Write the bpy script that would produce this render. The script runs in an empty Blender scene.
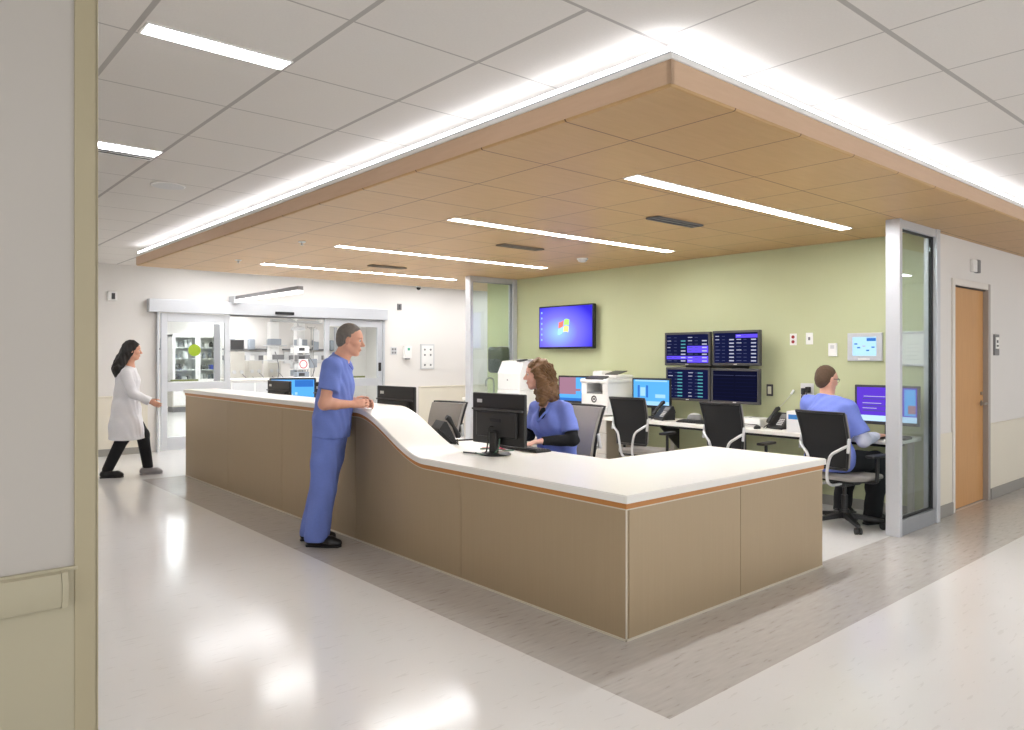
import bpy, bmesh, math, random
import numpy as np
from mathutils import Vector, Matrix, Euler
random.seed(7)
PI = math.pi
sc = bpy.context.scene
col = sc.collection

# ------------------------------------------------------------------ camera
CAM_H = 1.483
cd = bpy.data.cameras.new('camera')
cam = bpy.data.objects.new('camera', cd)
col.objects.link(cam)
cam.location = (-2.970, -2.525, CAM_H)
cam.rotation_euler = (PI / 2, 0, math.radians(-40.88))
cd.sensor_width = 36.0
cd.lens = 743.0 / 1024.0 * 36.0
cd.shift_y = -9.0 / 1024.0
cd.clip_start = 0.05
sc.camera = cam

# ------------------------------------------------------------------ world, exposure
wd = bpy.data.worlds.new('world'); sc.world = wd; wd.use_nodes = True
bg = wd.node_tree.nodes['Background']
bg.inputs[0].default_value = (0.97, 0.98, 1.0, 1)
bg.inputs[1].default_value = 1.0
sc.view_settings.view_transform = 'Standard'
sc.view_settings.look = 'None'
sc.view_settings.gamma = 1.0
sc.view_settings.use_curve_mapping = False
sc.view_settings.exposure = 0.58
L_CORR, L_WOOD, L_COVE, L_REAR, L_PEND, L_MID_FILL = 20.0, 38.0, 6.0, 17.0, 4.0, 4.0

# ------------------------------------------------------------------ materials
def lin(c):
    return tuple(((v / 255) / 12.92 if v / 255 <= 0.04045 else ((v / 255 + 0.055) / 1.055) ** 2.4) for v in c)
M = {}
def mat(name, rgb, rough=0.5, metal=0.0, var=0.04, scale=20.0, bump=0.0, bscale=None, stretch=(1, 1, 1), spec=0.5, coat=0.0):
    m = bpy.data.materials.new(name); m.use_nodes = True
    nt = m.node_tree; b = nt.nodes['Principled BSDF']
    b.inputs['Roughness'].default_value = rough
    b.inputs['Metallic'].default_value = metal
    b.inputs['Specular IOR Level'].default_value = spec
    b.inputs['Coat Weight'].default_value = coat
    b.inputs['Coat Roughness'].default_value = 0.08
    g = nt.nodes.new('ShaderNodeNewGeometry')
    mp = nt.nodes.new('ShaderNodeMapping'); mp.inputs['Scale'].default_value = stretch
    nt.links.new(g.outputs['Position'], mp.inputs['Vector'])
    n = nt.nodes.new('ShaderNodeTexNoise'); n.inputs['Scale'].default_value = scale; n.inputs['Detail'].default_value = 3
    nt.links.new(mp.outputs[0], n.inputs['Vector'])
    mx = nt.nodes.new('ShaderNodeMix'); mx.data_type = 'RGBA'
    c = lin(rgb)
    mx.inputs['A'].default_value = tuple(min(1, v * (1 - var)) for v in c) + (1,)
    mx.inputs['B'].default_value = tuple(min(1, v * (1 + var)) for v in c) + (1,)
    nt.links.new(n.outputs['Fac'], mx.inputs['Factor'])
    nt.links.new(mx.outputs['Result'], b.inputs['Base Color'])
    if bump:
        n2 = nt.nodes.new('ShaderNodeTexNoise'); n2.inputs['Scale'].default_value = bscale or scale; n2.inputs['Detail'].default_value = 2
        nt.links.new(mp.outputs[0], n2.inputs['Vector'])
        bp = nt.nodes.new('ShaderNodeBump'); bp.inputs['Strength'].default_value = bump; bp.inputs['Distance'].default_value = 0.01
        nt.links.new(n2.outputs['Fac'], bp.inputs['Height'])
        nt.links.new(bp.outputs[0], b.inputs['Normal'])
    M[name] = m
    return m
def emis(name, rgb, strength):
    m = bpy.data.materials.new(name); m.use_nodes = True
    nt = m.node_tree; nt.nodes.clear()
    o = nt.nodes.new('ShaderNodeOutputMaterial'); e = nt.nodes.new('ShaderNodeEmission')
    e.inputs[0].default_value = lin(rgb) + (1,); e.inputs[1].default_value = strength
    nt.links.new(e.outputs[0], o.inputs[0]); M[name] = m
    return m
def glass(name, tint=(0.93, 0.97, 0.96), refl=0.0, rough=0.0):
    # thin architectural pane: mostly see-through with a Fresnel reflection
    m = bpy.data.materials.new(name); m.use_nodes = True
    nt = m.node_tree; nt.nodes.clear()
    o = nt.nodes.new('ShaderNodeOutputMaterial')
    t = nt.nodes.new('ShaderNodeBsdfTransparent'); t.inputs[0].default_value = tint + (1,)
    gl = nt.nodes.new('ShaderNodeBsdfGlossy'); gl.inputs['Roughness'].default_value = rough
    f = nt.nodes.new('ShaderNodeFresnel')
    gm = nt.nodes.new('ShaderNodeNewGeometry'); iv = nt.nodes.new('ShaderNodeMix')     # same reflectance from both sides of the pane
    iv.inputs['A'].default_value = 1.45; iv.inputs['B'].default_value = 1 / 1.45
    nt.links.new(gm.outputs['Backfacing'], iv.inputs['Factor']); nt.links.new(iv.outputs['Result'], f.inputs['IOR'])
    ad = nt.nodes.new('ShaderNodeMath'); ad.operation = 'ADD'; ad.use_clamp = True; ad.inputs[1].default_value = refl
    nt.links.new(f.outputs[0], ad.inputs[0])
    mx = nt.nodes.new('ShaderNodeMixShader')
    nt.links.new(ad.outputs[0], mx.inputs[0]); nt.links.new(t.outputs[0], mx.inputs[1]); nt.links.new(gl.outputs[0], mx.inputs[2])
    nt.links.new(mx.outputs[0], o.inputs[0]); M[name] = m
    return m
class NB:                                   # tiny math-node builder
    def __init__(s, nt): s.nt = nt
    def m(s, op, a, b=None, clamp=False):
        n = s.nt.nodes.new('ShaderNodeMath'); n.operation = op; n.use_clamp = clamp
        for i, v in enumerate((a, b)):
            if v is None: continue
            if isinstance(v, (int, float)): n.inputs[i].default_value = v
            else: s.nt.links.new(v, n.inputs[i])
        return n.outputs[0]
    def line(s, x, off, pitch, w):          # 1 on lines at off + k*pitch
        f = s.m('FRACT', s.m('DIVIDE', s.m('SUBTRACT', x, off - pitch / 2), pitch))
        return s.m('LESS_THAN', s.m('ABSOLUTE', s.m('SUBTRACT', f, 0.5)), w / 2 / pitch)
    def mix(s, f, a, b):
        n = s.nt.nodes.new('ShaderNodeMix'); n.data_type = 'RGBA'
        for k, v in (('Factor', f), ('A', a), ('B', b)):
            if isinstance(v, tuple): n.inputs[k].default_value = v + (1,)
            elif isinstance(v, (int, float)): n.inputs[k].default_value = v
            else: s.nt.links.new(v, n.inputs[k])
        return n.outputs['Result']
def base_nodes(name, rough, spec=0.5):
    m = bpy.data.materials.new(name); m.use_nodes = True; nt = m.node_tree
    b = nt.nodes['Principled BSDF']; b.inputs['Roughness'].default_value = rough; b.inputs['Specular IOR Level'].default_value = spec
    g = nt.nodes.new('ShaderNodeNewGeometry'); sp = nt.nodes.new('ShaderNodeSeparateXYZ')
    nt.links.new(g.outputs['Position'], sp.inputs[0]); M[name] = m
    return nt, b, g, sp, NB(nt)
def tex(nt, vec, scale, stretch=(1, 1, 1), detail=4):
    mp = nt.nodes.new('ShaderNodeMapping'); mp.inputs['Scale'].default_value = stretch
    nt.links.new(vec, mp.inputs['Vector'])
    n = nt.nodes.new('ShaderNodeTexNoise'); n.inputs['Scale'].default_value = scale; n.inputs['Detail'].default_value = detail
    nt.links.new(mp.outputs[0], n.inputs['Vector']); return n.outputs['Fac']
# white lay-in tile ceiling: two grids that meet at the canopy corner
nt, b, g, sp, nb = base_nodes('ceiling_tile', 0.9, 0.2)
x, y = sp.outputs[0], sp.outputs[1]
zone = nb.m('LESS_THAN', y, -0.49)
lx = nb.m('MAXIMUM', nb.m('MULTIPLY', nb.line(x, -0.82, 0.655, 0.024), nb.m('SUBTRACT', 1.0, zone)), nb.m('MULTIPLY', nb.line(x, 0.28, 0.66, 0.010), zone))
ly = nb.m('MAXIMUM', nb.m('MULTIPLY', nb.line(y, 0.205, 0.695, 0.010), nb.m('SUBTRACT', 1.0, zone)), nb.m('MULTIPLY', nb.line(y, -0.49, 0.70, 0.024), zone))
ln = nb.m('MAXIMUM', lx, ly)
n1 = tex(nt, g.outputs['Position'], 90.0)
tile = nb.mix(n1, lin((216, 212, 207)), lin((224, 220, 215)))
nt.links.new(nb.mix(ln, tile, lin((176, 172, 168))), b.inputs['Base Color'])
# wood panel canopy: grain plus dark reveals
def wood_mat(name, c1, c2, grid, stretch, rough=0.42):
    nt, b, g, sp, nb = base_nodes(name, rough, 0.35)
    f = tex(nt, g.outputs['Position'], 9.0, stretch, 5)
    f2 = tex(nt, g.outputs['Position'], 1.3, (1, 1, 1), 1)
    c = nb.mix(f, lin(c1), lin(c2))
    c = nb.mix(nb.m('MULTIPLY', f2, 0.35), c, lin(tuple(v * 0.92 for v in c1)))
    if grid:
        l = nb.m('MAXIMUM', nb.line(sp.outputs[0], 0.043, 0.60, 0.008), nb.line(sp.outputs[1], 0.01, 0.645, 0.008))
        inside = nb.m('MULTIPLY', l, 1.0)
        c = nb.mix(inside, c, lin((96, 66, 40)))
    nt.links.new(c, b.inputs['Base Color'])
wood_mat('canopy_wood', (186, 149, 101), (204, 167, 118), True, (0.6, 4, 1))
wood_mat('fascia_wood_lit', (204, 170, 140), (218, 186, 156), False, (0.6, 0.6, 6))  # paler, pinker copy of the canopy wood: light on the edge put into the colour
wood_mat('door_wood', (196, 142, 86), (216, 166, 108), False, (6, 6, 0.4), 0.35)
wood_mat('band_wood', (184, 122, 64), (208, 146, 82), False, (2, 2, 20), 0.3)
# polished vinyl floor with a darker border band around the station
nt, b, g, sp, nb = base_nodes('floor_vinyl', 0.15, 0.45)
x, y = sp.outputs[0], sp.outputs[1]
def between(v, lo, hi): return nb.m('MULTIPLY', nb.m('GREATER_THAN', v, lo), nb.m('LESS_THAN', v, hi))
bandA = nb.m('MULTIPLY', between(y, -0.652, 0.06), nb.m('GREATER_THAN', x, -0.498))
bandB = nb.m('MULTIPLY', between(x, -0.498, 0.02), between(y, -0.652, 7.12))
band = nb.m('MAXIMUM', bandA, bandB)
s1 = tex(nt, g.outputs['Position'], 7.0, (1.0, 6.0, 1.0), 6)
s2 = tex(nt, g.outputs['Position'], 1.1, (1, 1, 1), 2)
streak = nb.m('MULTIPLY', nb.m('SUBTRACT', s1, 0.5, False), 2.2)
dark = nb.m('LESS_THAN', s1, 0.36)
lt = nb.mix(nb.m('MULTIPLY', dark, 0.22), nb.mix(s2, lin((220, 218, 214)), lin((228, 226, 223))), lin((184, 180, 174)))
dk = nb.mix(nb.m('MULTIPLY', dark, 0.3), nb.mix(s1, lin((176, 171, 165)), lin((200, 195, 189))), lin((142, 135, 127)))
nt.links.new(nb.mix(band, lt, dk), b.inputs['Base Color'])
# brushed metallic laminate of the desk front
nt, b, g, sp, nb = base_nodes('desk_laminate', 0.38, 0.5)
b.inputs['Metallic'].default_value = 0.3
f = tex(nt, g.outputs['Position'], 60.0, (1, 1, 0.03), 3)
nt.links.new(nb.mix(f, lin((172, 152, 122)), lin((178, 158, 128))), b.inputs['Base Color'])

mat('wall_white', (226, 222, 217), 0.7, var=0.012, scale=3)
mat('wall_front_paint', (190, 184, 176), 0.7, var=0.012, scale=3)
mat('wall_green', (192, 196, 156), 0.7, var=0.015, scale=3)
mat('wainscot_cream', (226, 219, 202), 0.6, var=0.015, scale=3)
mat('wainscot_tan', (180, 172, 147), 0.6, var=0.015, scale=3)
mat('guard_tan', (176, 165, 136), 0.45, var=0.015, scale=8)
mat('base_grey', (150, 147, 140), 0.5, var=0.03)
mat('solid_white', (240, 238, 231), 0.28, var=0.012, scale=200)
mat('trim_light', (216, 208, 190), 0.35, metal=0.2, var=0.01)
mat('aluminium', (206, 208, 212), 0.38, metal=0.35, var=0.02)
mat('aluminium_dark', (160, 163, 167), 0.4, metal=0.4, var=0.02)
mat('door_frame', (168, 160, 152), 0.5, var=0.02)
mat('door_frame_light', (226, 220, 212), 0.5, var=0.02)
mat('gasket', (30, 30, 32), 0.6)
mat('black_plastic', (30, 29, 29), 0.42, var=0.1)
mat('black_gloss', (24, 24, 26), 0.25, var=0.1)
mat('dark_grey_plastic', (66, 65, 66), 0.45, var=0.06)
mat('mid_grey_plastic', (122, 121, 122), 0.5, var=0.05)
mat('black_mesh', (20, 20, 21), 0.75, var=0.3, scale=400, bump=0.3, bscale=500)
mat('chair_grey', (150, 145, 139), 0.9, var=0.1, scale=250, bump=0.2, bscale=400)
mat('silver_paint', (212, 212, 212), 0.35, metal=0.3, var=0.02)
mat('steel', (176, 174, 170), 0.3, metal=0.9, var=0.03)
mat('white_plastic', (236, 235, 232), 0.4, var=0.015)
mat('light_grey_plastic', (205, 205, 205), 0.45, var=0.02)
mat('cabinet_grey', (192, 187, 178), 0.5, var=0.02)
mat('cabinet_side', (140, 128, 112), 0.5, var=0.03)
mat('laminate_white', (234, 230, 222), 0.4, var=0.012)
mat('paper', (244, 243, 238), 0.8, var=0.01)
mat('scrub_blue', (112, 132, 206), 0.85, var=0.07, scale=60, bump=0.15, bscale=500)
mat('scrub_blue_light', (118, 135, 214), 0.85, var=0.07, scale=60, bump=0.15, bscale=500)
mat('black_cloth', (24, 24, 27), 0.9, var=0.2, scale=100)
mat('coat_white', (232, 232, 236), 0.85, var=0.03, scale=40, bump=0.1, bscale=300)
mat('undershirt', (204, 206, 222), 0.85, var=0.04, scale=60)
mat('skin_fair', (222, 166, 140), 0.5, var=0.05, scale=40, bump=0.05, bscale=300)
mat('skin_pink', (226, 176, 158), 0.5, var=0.05, scale=40, bump=0.05, bscale=300)
mat('hair_grey', (112, 107, 102), 0.7, var=0.4, scale=150, bump=0.5, bscale=220, stretch=(1, 1, 0.4))
mat('hair_brown', (84, 62, 42), 0.65, var=0.35, scale=150, bump=0.5, bscale=220, stretch=(1, 1, 0.4))
mat('hair_curly', (110, 78, 46), 0.55, var=0.45, scale=70, bump=0.5, bscale=180)
mat('hair_black', (22, 17, 16), 0.5, var=0.3, scale=120, bump=0.4, bscale=200, stretch=(1, 1, 0.2))
mat('lip', (176, 110, 98), 0.5)
mat('eye_white', (206, 200, 194), 0.3)
mat('eye_dark', (44, 34, 28), 0.2)
mat('shoe_black', (26, 24, 24), 0.35)
mat('shoe_grey', (150, 148, 150), 0.6)
mat('beige_machine', (206, 202, 192), 0.5, var=0.02)
mat('sticker_green', (150, 176, 30), 0.5, var=0.05)
mat('sticker_olive', (108, 116, 62), 0.5, var=0.05)
mat('label_blue', (60, 130, 200), 0.5, var=0.03)
mat('bottle_blue', (70, 88, 190), 0.4, var=0.03)
mat('box_grey', (150, 156, 164), 0.6, var=0.05)
mat('ring_red', (200, 90, 100), 0.5, var=0.03)
mat('outlet_red', (150, 40, 36), 0.4)
mat('wire_black', (28, 28, 28), 0.5)
mat('wire_green', (96, 128, 110), 0.5)
mat('pink_cable', (210, 80, 110), 0.5)
mat('smoke_plastic', (62, 66, 62), 0.2, var=0.15, scale=30)
mat('switch_ivory', (226, 222, 200), 0.5)
mat('green_led_plate', (70, 170, 140), 0.5)
glass('clear_glass', (0.955, 0.975, 0.97), 0.0)
glass('partition_glass', (0.86, 0.92, 0.91), 0.045)
# frosted lower half of the partition panes: a translucent film
emis('lamp_corr', (248, 250, 255), L_CORR)
emis('lamp_wood', (250, 250, 252), L_WOOD)
emis('lamp_cove', (250, 250, 255), L_COVE)
emis('lamp_mid_fill', (250, 250, 252), L_MID_FILL)
emis('lamp_rear', (250, 252, 255), L_REAR)
emis('lamp_pend', (255, 252, 248), L_PEND)
emis('scr_navy', (20, 24, 58), 0.9)
emis('scr_navy_dark', (16, 18, 40), 0.8)
emis('scr_teal', (80, 150, 160), 0.9)
emis('scr_white', (196, 198, 222), 0.7)
emis('scr_dim', (80, 84, 120), 0.8)
emis('scr_purple', (92, 72, 226), 1.0)
emis('scr_blue', (84, 160, 226), 1.0)
emis('scr_blue_pale', (150, 196, 236), 1.0)
emis('scr_blue_deep', (52, 110, 190), 0.9)
emis('scr_mauve', (160, 120, 140), 0.85)
emis('scr_violet', (86, 54, 186), 1.0)
emis('scr_taskbar', (176, 206, 236), 1.0)
emis('scr_panel', (168, 208, 244), 1.0)
emis('flag_red', (232, 120, 96), 1.1)
emis('flag_green', (170, 226, 110), 1.1)
emis('flag_blue', (150, 226, 250), 1.2)
emis('flag_yellow', (236, 226, 130), 1.1)
def tv_mat():
    m = bpy.data.materials.new('scr_desktop'); m.use_nodes = True; nt = m.node_tree; nt.nodes.clear()
    o = nt.nodes.new('ShaderNodeOutputMaterial'); e = nt.nodes.new('ShaderNodeEmission')
    tc = nt.nodes.new('ShaderNodeTexCoord'); sp = nt.nodes.new('ShaderNodeSeparateXYZ'); nt.links.new(tc.outputs['Generated'], sp.inputs[0])
    nb = NB(nt)
    u = nb.m('SUBTRACT', sp.outputs[1], 0.38); v = nb.m('SUBTRACT', sp.outputs[2], 0.36)
    r = nb.m('SQRT', nb.m('ADD', nb.m('MULTIPLY', u, u), nb.m('MULTIPLY', nb.m('MULTIPLY', v, v), 0.8)))
    cr = nt.nodes.new('ShaderNodeValToRGB')
    E = cr.color_ramp.elements
    E[0].position = 0.0; E[0].color = lin((150, 196, 255)) + (1,)
    E[1].position = 0.72; E[1].color = lin((50, 40, 200)) + (1,)
    k = E.new(0.36); k.color = lin((118, 112, 246)) + (1,)
    nt.links.new(r, cr.inputs[0]); nt.links.new(cr.outputs[0], e.inputs[0]); nt.links.new(e.outputs[0], o.inputs[0])
    M['scr_desktop'] = m
tv_mat()

# ------------------------------------------------------------------ mesh builder
class MB:
    def __init__(s): s.bm = bmesh.new(); s.mats = []
    def _mi(s, m):
        if m is None: return 0
        if m not in s.mats: s.mats.append(m)
        return s.mats.index(m)
    def _new(s, verts, m):
        i = s._mi(m)
        for v in verts:
            for f in v.link_faces: f.material_index = i
    def box(s, c, size, bev=0.0, rot=None, m=None, seg=2):
        r = bmesh.ops.create_cube(s.bm, size=1.0)['verts']
        T = Matrix.Translation(c) @ ((Euler(rot).to_matrix().to_4x4()) if rot else Matrix.Identity(4)) @ Matrix.Diagonal((size[0], size[1], size[2], 1))
        bmesh.ops.transform(s.bm, matrix=T, verts=r)
        if bev > 0:
            es = list({e for v in r for e in v.link_edges})
            o = bmesh.ops.bevel(s.bm, geom=es, offset=min(bev, min(size) * 0.45), segments=seg, affect='EDGES', profile=0.5)
            r = list({v for f in o['faces'] for v in f.verts} | {v for v in r if v.is_valid})
        s._new(r, m); return s
    def bb(s, lo, hi, bev=0.0, m=None, seg=2):
        return s.box([(a + b) / 2 for a, b in zip(lo, hi)], [abs(b - a) for a, b in zip(lo, hi)], bev, None, m, seg)
    def cone(s, a, b, ra, rb, n=16, m=None):
        a, b = Vector(a), Vector(b); d = b - a
        r = bmesh.ops.create_cone(s.bm, cap_ends=True, segments=n, radius1=ra, radius2=rb, depth=d.length)['verts']
        T = Matrix.Translation((a + b) / 2) @ d.to_track_quat('Z', 'Y').to_matrix().to_4x4()
        bmesh.ops.transform(s.bm, matrix=T, verts=r); s._new(r, m); return s
    def sph(s, c, r, m=None, u=16, v=10):
        sz = r if isinstance(r, (tuple, list)) else (r, r, r)
        q = bmesh.ops.create_uvsphere(s.bm, u_segments=u, v_segments=v, radius=1.0)['verts']
        bmesh.ops.transform(s.bm, matrix=Matrix.Translation(c) @ Matrix.Diagonal((*sz, 1)), verts=q); s._new(q, m); return s
    def tube(s, pts, r, n=8, m=None, smooth_n=0):
        P = [Vector(p) for p in pts]
        if smooth_n:
            Q = []
            for i in range(len(P) - 1):
                p0, p1, p2, p3 = P[max(i - 1, 0)], P[i], P[i + 1], P[min(i + 2, len(P) - 1)]
                for k in range(smooth_n):
                    t = k / smooth_n
                    Q.append(0.5 * ((2 * p1) + (p2 - p0) * t + (2 * p0 - 5 * p1 + 4 * p2 - p3) * t * t + (3 * p1 - p0 - 3 * p2 + p3) * t ** 3))
            Q.append(P[-1]); P = Q
        rs = r if isinstance(r, (list, tuple)) else [r] * len(P)
        rings = []; up = None; i_m = s._mi(m)
        for i, p in enumerate(P):
            t = (P[min(i + 1, len(P) - 1)] - P[max(i - 1, 0)]).normalized()
            if up is None:
                up = Vector((0, 0, 1)) if abs(t.z) < 0.9 else Vector((1, 0, 0))
            up = (up - t * up.dot(t)).normalized(); w = t.cross(up)
            rr = rs[min(i, len(rs) - 1)]
            rings.append([s.bm.verts.new(p + (up * math.cos(2 * PI * k / n) + w * math.sin(2 * PI * k / n)) * rr) for k in range(n)])
        for A, B in zip(rings[:-1], rings[1:]):
            for k in range(n):
                f = s.bm.faces.new((A[k], A[(k + 1) % n], B[(k + 1) % n], B[k])); f.material_index = i_m
        for R_ in (list(reversed(rings[0])), rings[-1]):
            f = s.bm.faces.new(R_); f.material_index = i_m
        return s
    def lathe(s, prof, n=24, c=(0, 0, 0), m=None):
        i_m = s._mi(m); rings = []
        for r, z in prof:
            rings.append([s.bm.verts.new((c[0] + r * math.cos(2 * PI * k / n), c[1] + r * math.sin(2 * PI * k / n), c[2] + z)) for k in range(n)])
        for A, B in zip(rings[:-1], rings[1:]):
            for k in range(n):
                f = s.bm.faces.new((A[k], A[(k + 1) % n], B[(k + 1) % n], B[k])); f.material_index = i_m
        f = s.bm.faces.new(list(reversed(rings[0]))); f.material_index = i_m
        f = s.bm.faces.new(rings[-1]); f.material_index = i_m
        return s
    def prism(s, poly, ext, m=None):       # poly: list of 3-D points in a plane, ext: extrusion vector
        i_m = s._mi(m)
        A = [s.bm.verts.new(p) for p in poly]; B = [s.bm.verts.new(Vector(p) + Vector(ext)) for p in poly]
        fs = [s.bm.faces.new(list(reversed(A))), s.bm.faces.new(B)]
        n = len(A)
        for k in range(n): fs.append(s.bm.faces.new((A[k], A[(k + 1) % n], B[(k + 1) % n], B[k])))
        for f in fs: f.material_index = i_m
        return s
    def strip(s, secs, m=None):            # secs: list of closed sections (same count) swept in order
        i_m = s._mi(m)
        R_ = [[s.bm.verts.new(p) for p in q] for q in secs]; n = len(R_[0]); fs = []
        for A, B in zip(R_[:-1], R_[1:]):
            for k in range(n): fs.append(s.bm.faces.new((A[k], A[(k + 1) % n], B[(k + 1) % n], B[k])))
        fs += [s.bm.faces.new(list(reversed(R_[0]))), s.bm.faces.new(R_[-1])]
        for f in fs: f.material_index = i_m
        return s
    def build(s, name, m=None, parent=None, smooth=None):
        bmesh.ops.recalc_face_normals(s.bm, faces=s.bm.faces[:])
        me = bpy.data.meshes.new(name); s.bm.to_mesh(me); s.bm.free()
        names = s.mats or [m]
        for k in names: me.materials.append(M[k if k is not None else m])
        if smooth is not None:
            me.polygons.foreach_set('use_smooth', [True] * len(me.polygons))
            try: me.set_sharp_from_angle(angle=math.radians(smooth))
            except Exception: pass
        o = bpy.data.objects.new(name, me); col.objects.link(o)
        if parent: o.parent = parent
        return o
def tag(o, label, cat, group=None):
    o['label'] = label; o['category'] = cat
    if group: o['group'] = group
    return o
def thing(name, label, cat, loc=(0, 0, 0), rz=0.0, group=None):
    o = bpy.data.objects.new(name, None); col.objects.link(o)
    o.location = loc; o.rotation_euler = (0, 0, rz); o.empty_display_size = 0.1
    return tag(o, label, cat, group)
def struct(o, label=None):
    o['kind'] = 'structure'
    if label: o['label'] = label
    return o
def dup(root, loc, rz=None, label=None, group=None):
    def cp(o, par):
        c = o.copy(); col.objects.link(c)
        if par is not None: c.parent = par
        for ch in list(o.children): cp(ch, c)
        return c
    kids = list(root.children)
    r = root.copy(); col.objects.link(r)
    for ch in kids: cp(ch, r)
    r.location = loc
    if rz is not None: r.rotation_euler = (0, 0, rz)
    if label: r['label'] = label
    if group: r['group'] = group
    return r
def box_obj(name, lo, hi, m, parent=None, bev=0.0):
    return MB().bb(lo, hi, bev).build(name, m, parent)

# ================================================================== SETTING
CZ, WZ = 2.855, 2.61                        # white ceiling, wood canopy underside
struct(box_obj('floor', (-7, -6, -0.1), (12.2, 20.2, 0), 'floor_vinyl'), 'polished pale vinyl floor with a grey border band around the station')
struct(box_obj('ceiling', (-7, -6, CZ), (12.2, 9.9, CZ + 0.1), 'ceiling_tile'), 'white lay-in tile ceiling around the wood canopy')
# rear wall with the sliding door opening
m_ = MB()
m_.bb((-2.5, 9.75, 0), (0.38, 9.9, CZ)); m_.bb((4.40, 9.75, 0), (8.1, 9.9, CZ)); m_.bb((0.38, 9.75, 2.30), (4.40, 9.9, CZ))
wb = struct(m_.build('wall_back', 'wall_white'), 'white wall around the sliding glass door')
MB().bb((-2.38, 9.738, 0.1), (0.26, 9.75, 0.86)).bb((5.22, 9.738, 0.1), (8.0, 9.75, 0.86)).build('wainscot', 'wainscot_cream', wb)
MB().bb((-2.38, 9.728, 0.86), (0.26, 9.75, 0.885), 0.004).bb((5.22, 9.728, 0.86), (8.0, 9.75, 0.885), 0.004).build('chair_rail', 'wainscot_cream', wb)
struct(MB().bb((-2.38, 9.728, 0), (0.26, 9.75, 0.1), 0.005).bb((4.46, 9.728, 0), (8.0, 9.75, 0.1), 0.005).build('baseboard_back', 'base_grey'))
# green wall
GX = 4.27
wg = struct(MB().bb((GX, 0.06, 0), (GX + 0.14, 6.42, CZ)).build('wall_green', 'wall_green'), 'sage green wall behind the station')
struct(MB().bb((GX - 0.012, 0.2, 0), (GX, 6.42, 0.1), 0.004).build('baseboard_green', 'base_grey'))
# corridor wall with the wood door
DX0, DX1, DZ = 4.80, 5.73, 2.16
m_ = MB()
m_.bb((GX + 0.10, 0.06, 0), (DX0, 0.2, CZ)); m_.bb((DX1, 0.06, 0), (12.1, 0.2, CZ)); m_.bb((DX0, 0.06, DZ), (DX1, 0.2, CZ))
wr = struct(m_.build('wall_right', 'wall_white'), 'white corridor wall with the wood door')
MB().bb((5.80, 0.05, 0.1), (12.1, 0.06, 0.765)).bb((GX + 0.12, 0.05, 0.1), (4.735, 0.06, 0.765)).build('wainscot', 'wainscot_cream', wr)
MB().bb((5.80, 0.042, 0.765), (12.1, 0.06, 0.785), 0.004).build('chair_rail', 'wainscot_cream', wr)
struct(MB().bb((5.80, 0.035, 0), (12.1, 0.06, 0.11), 0.005).bb((GX + 0.12, 0.035, 0), (4.735, 0.06, 0.11), 0.005).build('baseboard_right', 'base_grey'))
# near-left wall and the corridor wall behind it
m_ = MB()
m_.bb((-7, 0.32, 0.768), (-2.39, 0.47, CZ)); m_.bb((-2.5, 0.47, 0), (-2.39, 9.75, CZ)); m_.bb((-7, 0.32, 0), (-2.39, 0.47, 0.768))
wl = struct(m_.build('wall_left', 'wall_front_paint'), 'pale wall end close to the camera')
MB().bb((-7, 0.314, 0.1), (-2.44, 0.32, 0.768)).build('wainscot', 'wainscot_tan', wl)
MB().bb((-7, 0.308, 0.768), (-2.44, 0.32, 0.782), 0.003).build('chair_rail', 'wainscot_tan', wl)
struct(MB().bb((-7, 0.304, 0), (-2.44, 0.32, 0.1), 0.004).build('baseboard_left', 'base_grey'))
cg = tag(MB().bb((-2.450, 0.309, 0.02), (-2.382, 0.32, CZ - 0.02), 0.003).bb((-2.39, 0.309, 0.02), (-2.379, 0.39, CZ - 0.02), 0.003).build('corner_guard', 'guard_tan'),
         'tan corner guard running up the end of the pale wall beside the camera', 'corner guard')
br = thing('bumper_rail', 'beige bumper rail along the pale wall beside the tan corner guard', 'bumper rail', (-2.492, 0.32, 0))
MB().prism([(0, -0.006, 0.65), (0, -0.03, 0.658), (0, -0.042, 0.69), (0, -0.042, 0.735), (0, -0.03, 0.767), (0, -0.006, 0.775)], (-4.4, 0, 0)).build('rail_cover', 'wainscot_tan', br, 40)
MB().prism([(0.001, -0.006, 0.647), (0.001, -0.032, 0.655), (0.001, -0.045, 0.69), (0.001, -0.045, 0.735), (0.001, -0.032, 0.77), (0.001, -0.006, 0.778)], (0.018, 0, 0)).build('end_cap', 'wainscot_tan', br, 40)
# far walls that close the corridors
struct(box_obj('wall_far', (8.0, 0.2, 0), (8.1, 9.75, CZ), 'wall_white'))
struct(box_obj('wall_end', (12.1, -6, 0), (12.2, 0.2, CZ), 'wall_white'))

# ---- wood canopy over the station
cn = bpy.data.objects.new('ceiling_canopy', None); col.objects.link(cn)
struct(cn, 'dropped wood panel canopy over the nurse station')
X0, Y0, X1, Y1 = -0.44, -0.616, 12.05, 7.58
box_obj('wood_panel', (X0, Y0, WZ), (X1, Y1, WZ + 0.03), 'canopy_wood', cn, 0.012)
m_ = MB()
m_.bb((X0 - 0.002, Y0 - 0.002, WZ + 0.012), (X0 + 0.02, Y1, 2.722)); m_.bb((X0 - 0.002, Y0 - 0.002, WZ + 0.012), (X1, Y0 + 0.02, 2.722)); m_.bb((X0, Y1 - 0.02, WZ + 0.012), (X1, Y1, 2.722))
m_.build('fascia', 'fascia_wood_lit', cn)
m_ = MB()
m_.bb((X0 - 0.012, Y0 - 0.012, 2.722), (X0 + 0.03, Y1, 2.744), 0.003); m_.bb((X0 + 0.03, Y0 - 0.012, 2.722), (X1, Y0 + 0.03, 2.744), 0.003)
m_.build('edge_lip', 'white_plastic', cn)
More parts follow.
